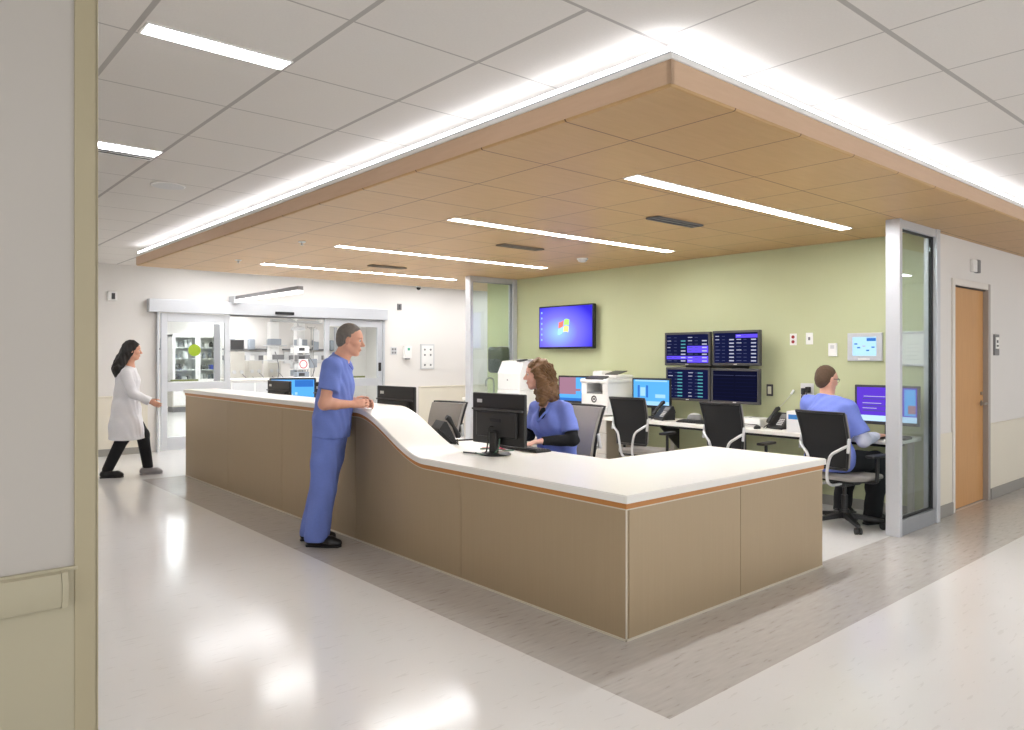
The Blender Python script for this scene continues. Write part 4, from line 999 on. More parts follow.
for si, (zz, nm_) in enumerate(((0.83, 'bottom'), (1.12, 'second'), (1.42, 'third'), (1.72, 'top'))):
    x = -0.56
    while x < 0.52:
        w = rb.uniform(0.07, 0.16); hgt = rb.uniform(0.10, 0.20)
        if abs(x + w / 2) < 0.08 + w / 2: x = 0.05 if x < 0.05 else x
        m = rb.choice(['white_plastic', 'box_grey', 'mid_grey_plastic', 'light_grey_plastic', 'white_plastic', 'dark_grey_plastic'])
        if si == 1 and x > 0.30 and x < 0.45: m = 'bottle_blue'
        q = MB()
        if rb.random() < 0.45:
            q.lathe([(w * 0.42, 0), (w * 0.45, 0.01), (w * 0.45, hgt * 0.7), (w * 0.22, hgt * 0.85), (w * 0.22, hgt)], 14, (0, 0, 0)); nm, cat = 'supply_bottle', 'bottle'
        else:
            q.box((0, 0, hgt / 2), (w * 0.92, 0.2, hgt), 0.008); nm, cat = 'supply_box', 'box'
        o = tag(q.build(nm, m, None, 40), lab_b.format(nm_).replace('container', cat), cat, 'supplies on the %s shelf' % nm_)
        o.location = (3.68 + x + w / 2, 18.0 + 0.19, zz + 0.0005)
        x += w + rb.uniform(0.01, 0.05)
def machine(lab, loc, h, mon=True):
    t = thing('treatment_machine', lab, 'medical machine', loc, 0, 'treatment machines')
    q = MB(); q.bb((-0.24, -0.22, 0.12), (0.24, 0.25, 0.75), 0.03); q.bb((-0.20, -0.15, 0.75), (0.20, 0.22, h), 0.03); q.build('body', 'beige_machine', t, 40)
    MB().bb((-0.27, -0.27, 0.05), (0.27, 0.27, 0.13), 0.02).build('foot', 'light_grey_plastic', t)
    for a in (-0.2, 0.2):
        for b_ in (-0.2, 0.2): MB().cone((a - 0.015, b_, 0.03), (a + 0.015, b_, 0.03), 0.03, 0.03, 12).build('caster', 'mid_grey_plastic', t, 40)
    MB().cone((0.10, -0.15, 1.05), (0.10, -0.18, 1.05), 0.05, 0.05, 18).cone((-0.10, -0.15, 1.05), (-0.10, -0.18, 1.05), 0.05, 0.05, 18).build('pump', 'light_grey_plastic', t, 40)
    MB().tube([(0.10, -0.18, 1.0), (0.2, -0.25, 0.85), (0.05, -0.25, 0.7), (-0.1, -0.2, 0.9)], 0.008, 6, None, 6).build('hose', 'mid_grey_plastic', t, 60)
    if mon:
        s_ = MB().bb((-0.20, -0.10, h + 0.03), (0.20, -0.04, h + 0.33), 0.012).build('display', 'mid_grey_plastic', t)
        MB().bb((-0.17, -0.102, h + 0.06), (0.17, -0.1, h + 0.30)).build('screen', 'dark_grey_plastic', s_)
        MB().bb((-0.03, -0.07, h - 0.01), (0.03, -0.03, h + 0.05)).build('display_neck', 'light_grey_plastic', t)
machine('beige treatment machine topped by a grey screen just right of the door edge', (4.55, 17.6, 0), 1.60)
machine('beige treatment machine under the middle of the door opening', (5.35, 18.4, 0), 1.35, False)
machine('beige treatment machine behind the lit blue monitor, beside the tall pole', (6.05, 18.7, 0), 1.5, False)
def boom(lab, x, y):
    t = thing('supply_boom', lab, 'equipment boom', (x, y, 0), 0, 'ceiling booms')
    MB().cone((0, 0, 2.45), (0, 0, 2.799), 0.07, 0.09, 20).build('drop_tube', 'white_plastic', t, 40)
    MB().bb((-0.7, -0.06, 2.42), (0.08, 0.06, 2.50), 0.02).build('arm', 'light_grey_plastic', t)
    MB().bb((-0.75, -0.12, 1.30), (-0.50, 0.12, 2.42), 0.02).build('column', 'white_plastic', t)
    for zz in (1.35, 1.75): MB().bb((-0.85, -0.3, zz), (-0.35, 0.12, zz + 0.03), 0.006).build('shelf', 'light_grey_plastic', t)
    MB().bb((-0.80, -0.26, 1.785), (-0.5, -0.02, 1.95), 0.01).build('device', 'box_grey', t)
    MB().bb((-0.70, -0.26, 1.385), (-0.42, -0.04, 1.52), 0.01).build('device', 'mid_grey_plastic', t)
    MB().tube([(-0.62, -0.125, 1.6), (-0.62, -0.32, 1.3), (-0.55, -0.2, 1.0), (-0.6, -0.1, 0.7)], 0.012, 6, None, 6).build('hose', 'mid_grey_plastic', t, 60)
boom('white ceiling boom with shelves just right of the grey machine screen', 6.05, 17.2)
boom('white ceiling boom with shelves left of the tall pole', 7.0, 17.6)
def headwall(lab, x):
    t = thing('headwall', lab, 'medical wall unit', (x, 19.99, 0), 0, 'headwall units')
    MB().bb((-0.9, -0.06, 1.25), (0.9, 0.0, 1.62), 0.01).build('panel', 'light_grey_plastic', t)
    MB().bb((-0.95, -0.10, 1.66), (0.95, -0.02, 1.71), 0.006).build('rail', 'mid_grey_plastic', t)
    for i in range(6): MB().bb((-0.75 + i * 0.28, -0.075, 1.36), (-0.60 + i * 0.28, -0.06, 1.50), 0.004).build('outlet', 'white_plastic' if i % 2 else 'mid_grey_plastic', t)
    for i in (-0.5, 0.1, 0.7):
        j = MB().bb((i - 0.10, -0.25, 1.68), (i + 0.10, -0.10, 2.0), 0.03).build('canister', 'box_grey', t)
headwall('grey wall unit with outlets behind the tower with a red ring', 5.75)
headwall('grey wall unit with outlets nearest the standing man', 7.85)
headwall('grey wall unit with outlets behind the machine with a grey screen', 3.85)
def exam_light(lab, loc):
    t = thing('exam_light', lab, 'examination light', loc)
    MB().tube([(0, 0, 2.799), (0, 0, 2.60), (0.45, 0, 2.56), (0.85, 0, 2.40), (0.88, 0, 2.30)], 0.02, 8).build('arm', 'light_grey_plastic', t, 60)
    MB().lathe([(0.05, 0.12), (0.16, 0.09), (0.20, 0.02), (0.19, 0.0)], 24, (0.88, 0, 2.18)).build('lamp_head', 'light_grey_plastic', t, 40)
exam_light('jointed ceiling examination light over the treatment machines', (5.0, 16.6, 0))
def tower(lab, loc, h):
    t = thing('equipment_tower', lab, 'medical equipment', loc, 0, 'equipment towers')
    MB().bb((-0.18, -0.15, 0.10), (0.18, 0.15, 0.16), 0.02).build('foot', 'mid_grey_plastic', t)
    for a in (-0.14, 0.14): MB().cone((a, -0.1, 0.0), (a, -0.1, 0.10), 0.03, 0.03, 12).cone((a, 0.1, 0.0), (a, 0.1, 0.10), 0.03, 0.03, 12).build('caster', 'dark_grey_plastic', t)
    MB().bb((-0.05, 0.02, 0.16), (0.05, 0.12, h), 0.01).build('mast', 'light_grey_plastic', t)
    z = 0.9
    for i in range(4):
        MB().bb((-0.17, -0.16, z), (0.17, 0.02, z + 0.17), 0.012).build('pump', ('box_grey', 'light_grey_plastic', 'mid_grey_plastic', 'white_plastic')[i], t)
        MB().bb((-0.12, -0.164, z + 0.06), (0.04, -0.16, z + 0.14)).build('display', 'dark_grey_plastic', t); z += 0.22
    MB().tube([(0.17, -0.1, 1.5), (0.3, -0.2, 1.2), (0.2, -0.2, 0.9), (0.05, -0.18, 0.7)], 0.010, 6, None, 6).build('hose', 'mid_grey_plastic', t, 60)
    return t
tw = tower('tall equipment tower of stacked pumps with a red ring on its front', (5.62, 15.9, 0), 1.95)
q = MB()
for kk in range(24):
    a, a2 = 2 * PI * kk / 24, 2 * PI * (kk + 1) / 24
    q.cone((0.10 * math.cos(a), -0.172, 1.27 + 0.10 * math.sin(a)), (0.10 * math.cos(a2), -0.172, 1.27 + 0.10 * math.sin(a2)), 0.013, 0.013, 6, 'ring_red')
q.bb((-0.13, -0.168, 1.14), (0.13, -0.16, 1.40), 0.002, 'white_plastic')
q.build('ring_sign', None, tw)
tower('tall equipment tower of stacked pumps above the lit blue monitor', (6.55, 18.2, 0), 2.05)
def iv_pole(lab, loc):
    t = thing('iv_pole', lab, 'drip stand', loc)
    MB().cone((0, 0, 0.06), (0, 0, 2.3), 0.014, 0.012, 10).build('pole', 'steel', t, 60)
    for a in range(5): MB().cone((0, 0, 0.08), (0.28 * math.cos(a * 1.2566), 0.28 * math.sin(a * 1.2566), 0.03), 0.016, 0.012, 8).build('leg', 'steel', t, 60)
    MB().tube([(-0.12, 0, 2.32), (-0.11, 0, 2.28), (0, 0, 2.28), (0.11, 0, 2.28), (0.12, 0, 2.32)], 0.008, 8).build('hook', 'steel', t, 60)
    MB().bb((-0.08, -0.10, 1.15), (0.08, 0.0, 1.40), 0.015).build('pump', 'box_grey', t)
    MB().bb((0.06, -0.02, 1.9), (0.18, 0.02, 2.25), 0.02).build('drip_bag', 'light_grey_plastic', t)
iv_pole('tall thin drip stand in the treatment room beside the towers of pumps', (6.45, 17.0, 0))
iv_pole('drip stand with a bag at the door-opening end beside the standing man', (6.95, 17.9, 0))
t = thing('low_counter', 'white low counter beyond the tall desk end in the treatment room', 'counter', (3.6, 13.2, 0))
MB().bb((-0.9, -0.3, 0.04), (1.1, 0.3, 0.96), 0.01).build('cabinet', 'white_plastic', t)
MB().bb((-0.93, -0.33, 0.96), (1.13, 0.33, 1.0), 0.006).build('top', 'laminate_white', t)
for i in range(4): MB().bb((-0.88 + i * 0.5, -0.315, 0.10), (-0.42 + i * 0.5, -0.299, 0.92), 0.004).build('cabinet_door', 'light_grey_plastic', t)

# ================================================================== PEOPLE (one continuous skin each, grown from a distance field)
class SDF:
    def __init__(s, lo, hi, h):
        s.h = h; s.lo = np.array(lo, float)
        s.n = np.ceil((np.array(hi) - s.lo) / h).astype(int) + 1
        s.D = np.full(s.n, 1.0, np.float32)
        s.ax = [(s.lo[i] + h * np.arange(s.n[i])).astype(np.float32) for i in range(3)]
    def _sl(s, lo, hi, pad):
        a = np.clip(np.floor((np.array(lo) - pad - s.lo) / s.h).astype(int), 0, s.n)
        b = np.clip(np.ceil((np.array(hi) + pad - s.lo) / s.h).astype(int) + 1, 0, s.n)
        sl = tuple(slice(int(i), int(j)) for i, j in zip(a, b))
        return sl, s.ax[0][sl[0]][:, None, None], s.ax[1][sl[1]][None, :, None], s.ax[2][sl[2]][None, None, :]
    def _mix(s, sl, d, k, sub):
        o = s.D[sl]
        if sub:
            hh = np.clip(0.5 - 0.5 * (o + d) / k, 0, 1); s.D[sl] = o * (1 - hh) + (-d) * hh + k * hh * (1 - hh)
        else:
            hh = np.clip(0.5 + 0.5 * (d - o) / k, 0, 1); s.D[sl] = d * (1 - hh) + o * hh - k * hh * (1 - hh)
    def cone(s, a, b, ra, rb, k=0.02, sc=(1, 1, 1), flat=False, sub=False, flat_a=False):
        a, b, q = np.array(a, float), np.array(b, float), np.array(sc, float)
        R = max(ra, rb) * q
        sl, X, Y, Z = s._sl(np.minimum(a, b) - R, np.maximum(a, b) + R, k + 3 * s.h + 0.01)
        x, y, z = (X - a[0]) / q[0], (Y - a[1]) / q[1], (Z - a[2]) / q[2]
        v = (b - a) / q; vv = max(v @ v, 1e-9)
        t = np.clip((x * v[0] + y * v[1] + z * v[2]) / vv, 0, 1)
        d = (np.sqrt((x - t * v[0]) ** 2 + (y - t * v[1]) ** 2 + (z - t * v[2]) ** 2) - (ra + (rb - ra) * t)) * min(q)
        w = (b - a) / np.linalg.norm(b - a)
        if flat: d = np.maximum(d, (X - b[0]) * w[0] + (Y - b[1]) * w[1] + (Z - b[2]) * w[2])
        if flat_a: d = np.maximum(d, -((X - a[0]) * w[0] + (Y - a[1]) * w[1] + (Z - a[2]) * w[2]))
        s._mix(sl, d.astype(np.float32), k, sub); return s
    def chain(s, pts, rs, k=0.02, sc=(1, 1, 1)):
        for a, b, p, q in zip(pts[:-1], pts[1:], rs[:-1], rs[1:]): s.cone(a, b, p, q, k, sc)
        return s
    def ell(s, c, r, k=0.02, R=None, sub=False):
        c, r = np.array(c, float), np.array(r, float); R = np.eye(3) if R is None else R
        m = max(r)
        sl, X, Y, Z = s._sl(c - m, c + m, k + 3 * s.h + 0.01)
        X, Y, Z = X - c[0], Y - c[1], Z - c[2]
        u = [(X * R[0, i] + Y * R[1, i] + Z * R[2, i]) for i in range(3)]
        k0 = np.sqrt(sum((u[i] / r[i]) ** 2 for i in range(3))); k1 = np.sqrt(sum((u[i] / r[i] ** 2) ** 2 for i in range(3))) + 1e-9
        s._mix(sl, (k0 * (k0 - 1) / k1).astype(np.float32), k, sub); return s
    def cut(s, p, n, k=0.004):                 # removes the half space in front of the plane
        p, n = np.array(p, float), np.array(n, float); n = n / np.linalg.norm(n)
        d = (s.ax[0][:, None, None] - p[0]) * n[0] + (s.ax[1][None, :, None] - p[1]) * n[1] + (s.ax[2][None, None, :] - p[2]) * n[2]
        hh = np.clip(0.5 - 0.5 * (d - s.D) / k, 0, 1).astype(np.float32)
        s.D = (d * (1 - hh) + s.D * hh + k * hh * (1 - hh)).astype(np.float32); return s
    def wave(s, f):
        s.D += f(s.ax[0][:, None, None], s.ax[1][None, :, None], s.ax[2][None, None, :]).astype(np.float32); return s
    def build(s, name, m, parent, smooth=2):
        D = s.D; D[0] = D[-1] = 1; D[:, 0] = D[:, -1] = 1; D[:, :, 0] = D[:, :, -1] = 1
        I = D < 0
        n = np.array(D.shape) - 1
        C = np.zeros(n, np.int8)
        offs = [(i, j, k) for i in (0, 1) for j in (0, 1) for k in (0, 1)]
        for i, j, k in offs: C += I[i:i + n[0], j:j + n[1], k:k + n[2]]
        act = (C > 0) & (C < 8)
        idx = np.argwhere(act); V = np.zeros((len(idx), 3)); W = np.zeros(len(idx))
        corner = {o: D[idx[:, 0] + o[0], idx[:, 1] + o[1], idx[:, 2] + o[2]] for o in offs}
        for a in offs:
            for ax in range(3):
                if a[ax]: continue
                b = list(a); b[ax] = 1; b = tuple(b)
                da, db = corner[a], corner[b]; x = (da < 0) != (db < 0)
                t = np.where(x, da / np.where(x, da - db, 1), 0)
                p = np.tile(np.array(a, float), (len(idx), 1)); p[:, ax] += t
                V[x] += p[x]; W[x] += 1
        V = (idx + V / W[:, None]) * s.h + s.lo
        num = np.full(n, -1, np.int64); num[act] = np.arange(len(idx))
        F = []
        for ax in range(3):
            o1, o2 = [(1, 2), (2, 0), (0, 1)][ax]
            a = [slice(1, n[0]), slice(1, n[1]), slice(1, n[2])]; a[ax] = slice(0, n[ax]); A = I[tuple(a)]
            b = list(a); b[ax] = slice(1, n[ax] + 1); B = I[tuple(b)]
            for inside_first in (True, False):
                e = np.argwhere((A & ~B) if inside_first else (~A & B))
                e = e + np.array([0 if i == ax else 1 for i in range(3)])
                q = []
                for d1, d2 in ((1, 1), (0, 1), (0, 0), (1, 0)):
                    c = e.copy(); c[:, o1] -= d1; c[:, o2] -= d2
                    q.append(num[c[:, 0], c[:, 1], c[:, 2]])
                q = np.stack(q, 1); F.append(q if inside_first else q[:, ::-1])
        F = np.concatenate(F); F = F[(F >= 0).all(1)]
        for _ in range(smooth):                 # gentle Laplacian relax
            acc = np.zeros_like(V); cnt = np.zeros(len(V))
            for i in range(4):
                np.add.at(acc, F[:, i], V[F[:, (i + 1) % 4]]); np.add.at(cnt, F[:, i], 1)
                np.add.at(acc, F[:, i], V[F[:, (i + 3) % 4]]); np.add.at(cnt, F[:, i], 1)
            V = V * 0.5 + 0.5 * acc / np.maximum(cnt, 1)[:, None]
        me = bpy.data.meshes.new(name)
        me.vertices.add(len(V)); me.vertices.foreach_set('co', V.astype(np.float32).ravel())
        me.loops.add(F.size); me.loops.foreach_set('vertex_index', F.ravel().astype(np.int32))
        me.polygons.add(len(F)); me.polygons.foreach_set('loop_start', np.arange(0, F.size, 4, dtype=np.int32))
        me.update(calc_edges=True); me.validate()
        me.polygons.foreach_set('use_smooth', [True] * len(me.polygons))
        me.materials.append(M[m])
        o = bpy.data.objects.new(name, me); col.objects.link(o); o.parent = parent
        return o
def A3(*v): return np.array(v, float)
def unit(v): v = np.array(v, float); return v / np.linalg.norm(v)
def head_frame(yaw, pitch, roll=0.0):
    cy, sy, cp, sp_ = math.cos(yaw), math.sin(yaw), math.cos(pitch), math.sin(pitch)
    f = A3(cy * cp, sy * cp, sp_); l = A3(-sy, cy, 0); u = np.cross(f, l)
    return np.stack([f, l, u], 1)            # columns forward, left, up
def head(S, c, R, k=1.0, fem=False):
    P = lambda x, y, z: c + R @ (A3(x, y, z) * k)
    S.ell(P(-0.012, 0, 0.028), A3(0.098, 0.076, 0.096) * k, 0.02, R)
    S.ell(P(0.030, 0, -0.045), A3(0.064, 0.058, 0.080) * k, 0.03, R)
    S.ell(P(0.030, 0, 0.03), A3(0.064, 0.066, 0.06) * k, 0.03, R)
    S.cone(P(0.068, -0.012, -0.108), P(0.068, 0.012, -0.108), 0.020 * k, 0.020 * k, 0.025)
    for s_ in (-1, 1):
        S.cone(P(-0.01, s_ * 0.056, -0.055), P(0.055, s_ * 0.022, -0.105), 0.018 * k, 0.016 * k, 0.025)
        S.ell(P(0.062, s_ * 0.040, -0.026), A3(0.028, 0.024, 0.022) * k, 0.02, R)
        S.ell(P(0.080, s_ * 0.026, 0.026), A3(0.016, 0.028, 0.009) * k, 0.012, R)
        S.ell(P(0.101, s_ * 0.033, 0.003), A3(0.014, 0.018, 0.011) * k, 0.012, R, True)
        S.ell(P(-0.004, s_ * 0.083, -0.012), A3(0.020, 0.009, 0.033) * k, 0.006, R)
        S.ell(P(0.002, s_ * 0.094, -0.008), A3(0.010, 0.008, 0.018) * k, 0.006, R, True)
        S.ell(P(0.104, s_ * 0.014, -0.038), A3(0.011, 0.009, 0.008) * k, 0.006, R)
    S.cone(P(0.086, 0, 0.012), P(0.117, 0, -0.032), 0.009 * k, 0.013 * k, 0.010)
    S.ell(P(0.090, 0, -0.067), A3(0.013, 0.024, 0.0065) * k, 0.006, R)
    S.ell(P(0.088, 0, -0.080), A3(0.013, 0.020, 0.0075) * k, 0.006, R)
    S.ell(P(0.105, 0, -0.0735), A3(0.010, 0.020, 0.0016) * k, 0.003, R, True)
def face_bits(t, c, R, k=1.0, brow='hair_grey'):
    P = lambda x, y, z: Vector(c + R @ (A3(x, y, z) * k))
    for s_ in (-1, 1):
        e = MB().sph(P(0.0815, s_ * 0.033, 0.003), 0.0125 * k, None, 14, 10).build('eye', 'eye_white', t, 80)
        MB().sph(P(0.0905, s_ * 0.034, 0.003), 0.0058 * k, None, 12, 8).build('iris', 'eye_dark', e, 80)
        MB().tube([P(0.092, s_ * 0.014, 0.022), P(0.094, s_ * 0.030, 0.028), P(0.082, s_ * 0.050, 0.023)], 0.0042 * k, 8, None, 4).build('eyebrow', brow, t, 60)
    MB().tube([P(0.098, -0.019, -0.0725), P(0.1035, 0.0, -0.0715), P(0.098, 0.019, -0.0725)], [0.003 * k] * 20, 8, None, 5).build('lips', 'lip', t, 60)
def hand(S, w, f, n, th, curl=0.5, k=1.0, spread=0.0):
    # w wrist, f finger direction, n palm normal, th thumb side
    f = unit(f); n = unit(np.array(n) - f * (np.array(n) @ f)); th = unit(np.cross(f, n)) * (1 if np.cross(f, n) @ np.array(th) > 0 else -1)
    w = np.array(w, float)
    for o, r in ((0.028, 0.0145), (0.010, 0.015), (-0.010, 0.0145), (-0.027, 0.0135)):
        S.cone(w + th * o * 0.5 * k, w + f * 0.082 * k + th * o * k, 0.017 * k, r * k * 0.92, 0.010)
    S.ell(w + f * 0.03 * k + th * 0.022 * k + n * 0.006 * k, A3(0.026, 0.026, 0.018) * k, 0.012)
    for i, (o, L, r) in enumerate(((0.030, 0.072, 0.0088), (0.010, 0.080, 0.0090), (-0.010, 0.075, 0.0086), (-0.029, 0.060, 0.0078))):
        p = w + f * 0.086 * k + th * o * k; ang = 0.25 * curl * (1 + 0.12 * i); d = unit(f + th * spread * o * 12)
        for seg, fr in ((0, 0.45), (1, 0.32), (2, 0.25)):
            dd = d * math.cos(ang) + n * math.sin(ang); q = p + dd * L * fr * k
            S.cone(p, q, r * k * (1 - 0.06 * seg), r * k * (0.94 - 0.06 * seg), 0.004); p = q; ang += curl * (0.9 if seg == 0 else 0.6)
    p = w + f * 0.022 * k + th * 0.030 * k
    d = unit(f * 0.72 + th * 0.62 + n * 0.25); q = p + d * 0.042 * k; S.cone(p, q, 0.0125 * k, 0.0105 * k, 0.008)
    d = unit(f * 0.9 + th * 0.22 + n * 0.3); r_ = q + d * 0.034 * k; S.cone(q, r_, 0.0102 * k, 0.0095 * k, 0.004)
    d = unit(f * 0.95 - th * 0.05 + n * 0.35); S.cone(r_, r_ + d * 0.026 * k, 0.0094 * k, 0.0078 * k, 0.004)
def shoe(t, ankle, ang, m='shoe_black', floor=0.0, L=0.27, pitch=0.0):
    S = SDF((-0.16, -0.08, -0.02), (0.26, 0.08, 0.16), 0.006)
    S.cone((-0.055, 0, 0.045), (0.10, 0, 0.040), 0.040, 0.042, 0.03); S.cone((0.10, 0.004, 0.036), (L - 0.11, 0.010, 0.030), 0.043, 0.030, 0.03, (1, 1.05, 1))
    S.cone((-0.035, 0, 0.05), (-0.02, 0, 0.10), 0.042, 0.036, 0.03); S.cut((0, 0, 0.012), (0, 0, -1)); S.cut((0, 0, 0.105), (0, 0, 1))
    o = S.build('shoe', m, t, 1)
    o.location = (ankle[0], ankle[1], floor); o.rotation_euler = (0, pitch, ang)
    sl = MB(); pr = [(-0.092, -0.02), (-0.08, -0.035), (0.0, -0.034), (0.09, -0.044), (L - 0.10, -0.032), (L - 0.082, 0.008), (L - 0.10, 0.042), (0.09, 0.048), (0.0, 0.036), (-0.08, 0.035), (-0.092, 0.02)]
    sl.prism([(x, y, 0.001) for x, y in pr], (0, 0, 0.014)); so = sl.build('sole', m if m != 'shoe_black' else 'gasket', o)
    return o
def short_hair(t, c, R, k, m, front=0.086, nape=-0.092):
    H = SDF(c - 0.17, c + 0.17, 0.005)
    P = lambda x, y, z: c + R @ (A3(x, y, z) * k)
    H.ell(P(-0.016, 0, 0.034), A3(0.106, 0.081, 0.104) * k, 0.02, R); H.ell(P(-0.05, 0, -0.02), A3(0.064, 0.070, 0.075) * k, 0.03, R)
    H.cut(P(front, 0, 0.078), R @ A3(1, 0, -0.42), 0.01); H.cut(P(0.004, 0, -0.045), R @ A3(0.95, 0, -0.45), 0.012)
    H.cut(P(0, 0, nape), R @ A3(0.15, 0, -1), 0.01)
    H.wave(lambda x, y, z: 0.0012 * np.sin(120 * x + 3 * np.sin(50 * z)) * np.sin(110 * y + 40 * z))
    return H.build('hair', m, t, 1)
def folds(amp, f1=38, f2=23):
    return lambda x, y, z: amp * (np.sin(f1 * z + 9 * np.sin(7 * y + 3 * x)) * np.sin(f2 * (x + y)) + 0.6 * np.sin(17 * z + 31 * y - 21 * x))

# ---- standing man leaning on the counter (faces +X locally, right side towards the camera)
pm = thing('person', 'man in blue scrubs with short grey hair leaning forward on the tall counter', 'person', (-0.262, 2.912, 0), math.radians(-40.9))
HC, HR = A3(0.232, 0.0, 1.612), head_frame(0.0, math.radians(-9))
HK = 0.95
B = SDF((-0.25, -0.36, 0.02), (0.56, 0.36, 1.80), 0.006)
head(B, HC, HR, HK)
B.chain([(0.13, 0, 1.40), (0.165, 0, 1.47), (0.195, 0, 1.55)], [0.075, 0.058, 0.058], 0.03)
B.chain([(0.08, 0, 0.92), (0.10, 0, 1.10), (0.115, 0, 1.30), (0.135, 0, 1.40)], [0.115, 0.11, 0.115, 0.07], 0.05, (0.9, 1.25, 1))
RS, RE, RW = A3(0.130, -0.185, 1.395), A3(0.085, -0.235, 1.118), A3(0.270, -0.105, 1.108)
LS, LE, LW = A3(0.130, 0.185, 1.395), A3(0.115, 0.235, 1.125), A3(0.300, 0.085, 1.108)
for a, b_, c_ in ((RS, RE, RW), (LS, LE, LW)):
    B.cone(a, b_, 0.050, 0.042, 0.03); m_p = b_ + (c_ - b_) * 0.35
    B.cone(b_, m_p, 0.043, 0.042, 0.03); B.cone(m_p, c_, 0.042, 0.027, 0.02)
hand(B, RW, unit(A3(0.12, 0.05, 0.008)), A3(-0.15, 0.85, -0.35), A3(0.2, 0, 1), 0.75, 0.98)
hand(B, LW, unit(A3(0.10, -0.045, -0.004)), A3(-0.1, -0.85, -0.35), A3(0.2, 0, 1), 0.8, 0.98)
for s_, xk, xa in ((-1, 0.045, -0.01), (1, 0.0, -0.10)):
    B.chain([(0.07, s_ * 0.095, 0.90), (xk, s_ * 0.10, 0.49), (xa, s_ * 0.095, 0.10)], [0.085, 0.058, 0.042], 0.03)
    B.cone((xa, s_ * 0.095, 0.09), (xa + 0.12, s_ * 0.10, 0.045), 0.036, 0.03, 0.02)
B.build('body', 'skin_fair', pm, 1)
face_bits(pm, HC, HR, HK, 'hair_grey'); short_hair(pm, HC, HR, HK, 'hair_grey')
T = SDF((-0.22, -0.36, 0.78), (0.45, 0.36, 1.52), 0.0065)
T.chain([(0.075, 0, 0.82), (0.088, 0, 0.98), (0.108, 0, 1.12), (0.125, 0, 1.28), (0.135, 0, 1.39)], [0.176, 0.168, 0.158, 0.150, 0.108], 0.05, (0.80, 1.22, 1))
T.cone((0.128, -0.10, 1.41), RS + A3(0, 0.01, 0.005), 0.070, 0.072, 0.04); T.cone((0.136, 0.10, 1.41), LS + A3(0, -0.01, 0.005), 0.070, 0.072, 0.04)
T.cone((0.14, 0, 1.42), (0.165, 0, 1.475), 0.085, 0.078, 0.03, (1, 1.1, 1))
T.cone(RS, RS + (RE - RS) * 0.62, 0.074, 0.080, 0.03, (1, 1, 1), True); T.cone(LS, LS + (LE - LS) * 0.62, 0.074, 0.080, 0.03, (1, 1, 1), True)
T.wave(folds(0.0045))
T.cut((0, 0, 0.855), (-0.08, 0, -1)); T.cut((0.165, 0, 1.48), (0.45, 0, 0.9)); T.cone((0.17, 0, 1.495), (0.24, 0, 1.43), 0.062, 0.045, 0.01, (1, 1, 1), False, True)
T.build('scrub_top', 'scrub_blue', pm, 1)
MB().tube([(0.098, -0.058, 1.467), (0.09, 0.0, 1.487), (0.098, 0.058, 1.467), (0.16, 0.072, 1.46), (0.232, 0.03, 1.41), (0.248, 0.0, 1.38), (0.232, -0.03, 1.41), (0.16, -0.072, 1.46), (0.098, -0.058, 1.467)], 0.008, 8, None, 5).build('neckline', 'scrub_blue_light', pm, 60)
TR_ = SDF((-0.28, -0.34, 0.02), (0.35, 0.34, 1.0), 0.0065)
TR_.cone((0.07, 0, 0.93), (0.072, 0, 0.86), 0.128, 0.132, 0.04, (0.88, 1.25, 1))
for s_, xk, xa in ((-1, 0.045, -0.005), (1, 0.0, -0.10)):
    TR_.chain([(0.075, s_ * 0.085, 0.88), (0.055 if s_ < 0 else 0.04, s_ * 0.098, 0.66), (xk, s_ * 0.10, 0.46), (xa - 0.005, s_ * 0.10, 0.08)], [0.115, 0.105, 0.096, 0.094], 0.035)
TR_.wave(folds(0.005, 16, 40)); TR_.cut((0, 0, 0.045), (0, 0, -1)); TR_.cut((0, 0, 0.95), (0, 0, 1))
TR_.build('scrub_trousers', 'scrub_blue', pm, 1)
shoe(pm, (0.0, -0.10, 0), -0.12); shoe(pm, (-0.10, 0.10, 0), 0.1)

# ---- seated woman (faces +X locally)
pw = thing('person', 'seated woman with curly brown hair in a blue scrub top over black sleeves', 'person', (1.29, 1.88, 0), PI)
HC, HR = A3(0.125, -0.055, 1.335), head_frame(math.radians(-38), math.radians(-4))
HK = 0.92
B = SDF((-0.30, -0.40, 0.02), (0.62, 0.40, 1.50), 0.006)
head(B, HC, HR, HK, True)
B.chain([(0.03, -0.01, 1.07), (0.055, -0.025, 1.15), (0.095, -0.045, 1.26)], [0.065, 0.048, 0.048], 0.03)
B.chain([(-0.06, 0, 0.60), (-0.04, 0, 0.80), (0.01, 0, 1.0), (0.03, 0, 1.08)], [0.12, 0.10, 0.105, 0.06], 0.05, (0.9, 1.3, 1))
LS, LE, LW = A3(0.015, 0.165, 1.045), A3(0.03, 0.255, 0.815), A3(0.255, 0.135, 0.812)
RS, RE, RW = A3(0.03, -0.165, 1.045), A3(0.04, -0.245, 0.82), A3(0.28, -0.13, 0.812)
for a, b_, c_ in ((LS, LE, LW), (RS, RE, RW)):
    B.cone(a, b_, 0.044, 0.036, 0.03); B.cone(b_, c_, 0.037, 0.024, 0.02)
hand(B, LW, A3(0.12, -0.01, -0.006), A3(0.05, 0, -1), A3(0, -1, 0), 0.42, 0.92)
hand(B, RW, A3(0.12, 0.02, -0.006), A3(0.05, 0, -1), A3(0, 1, 0), 0.42, 0.92)
for s_ in (-1, 1):
    B.chain([(-0.05, s_ * 0.09, 0.60), (0.38, s_ * 0.10, 0.575), (0.40, s_ * 0.10, 0.30), (0.36, s_ * 0.10, 0.10)], [0.085, 0.06, 0.052, 0.038], 0.03)
B.build('body', 'skin_pink', pw, 1)
face_bits(pw, HC, HR, HK, 'hair_brown')
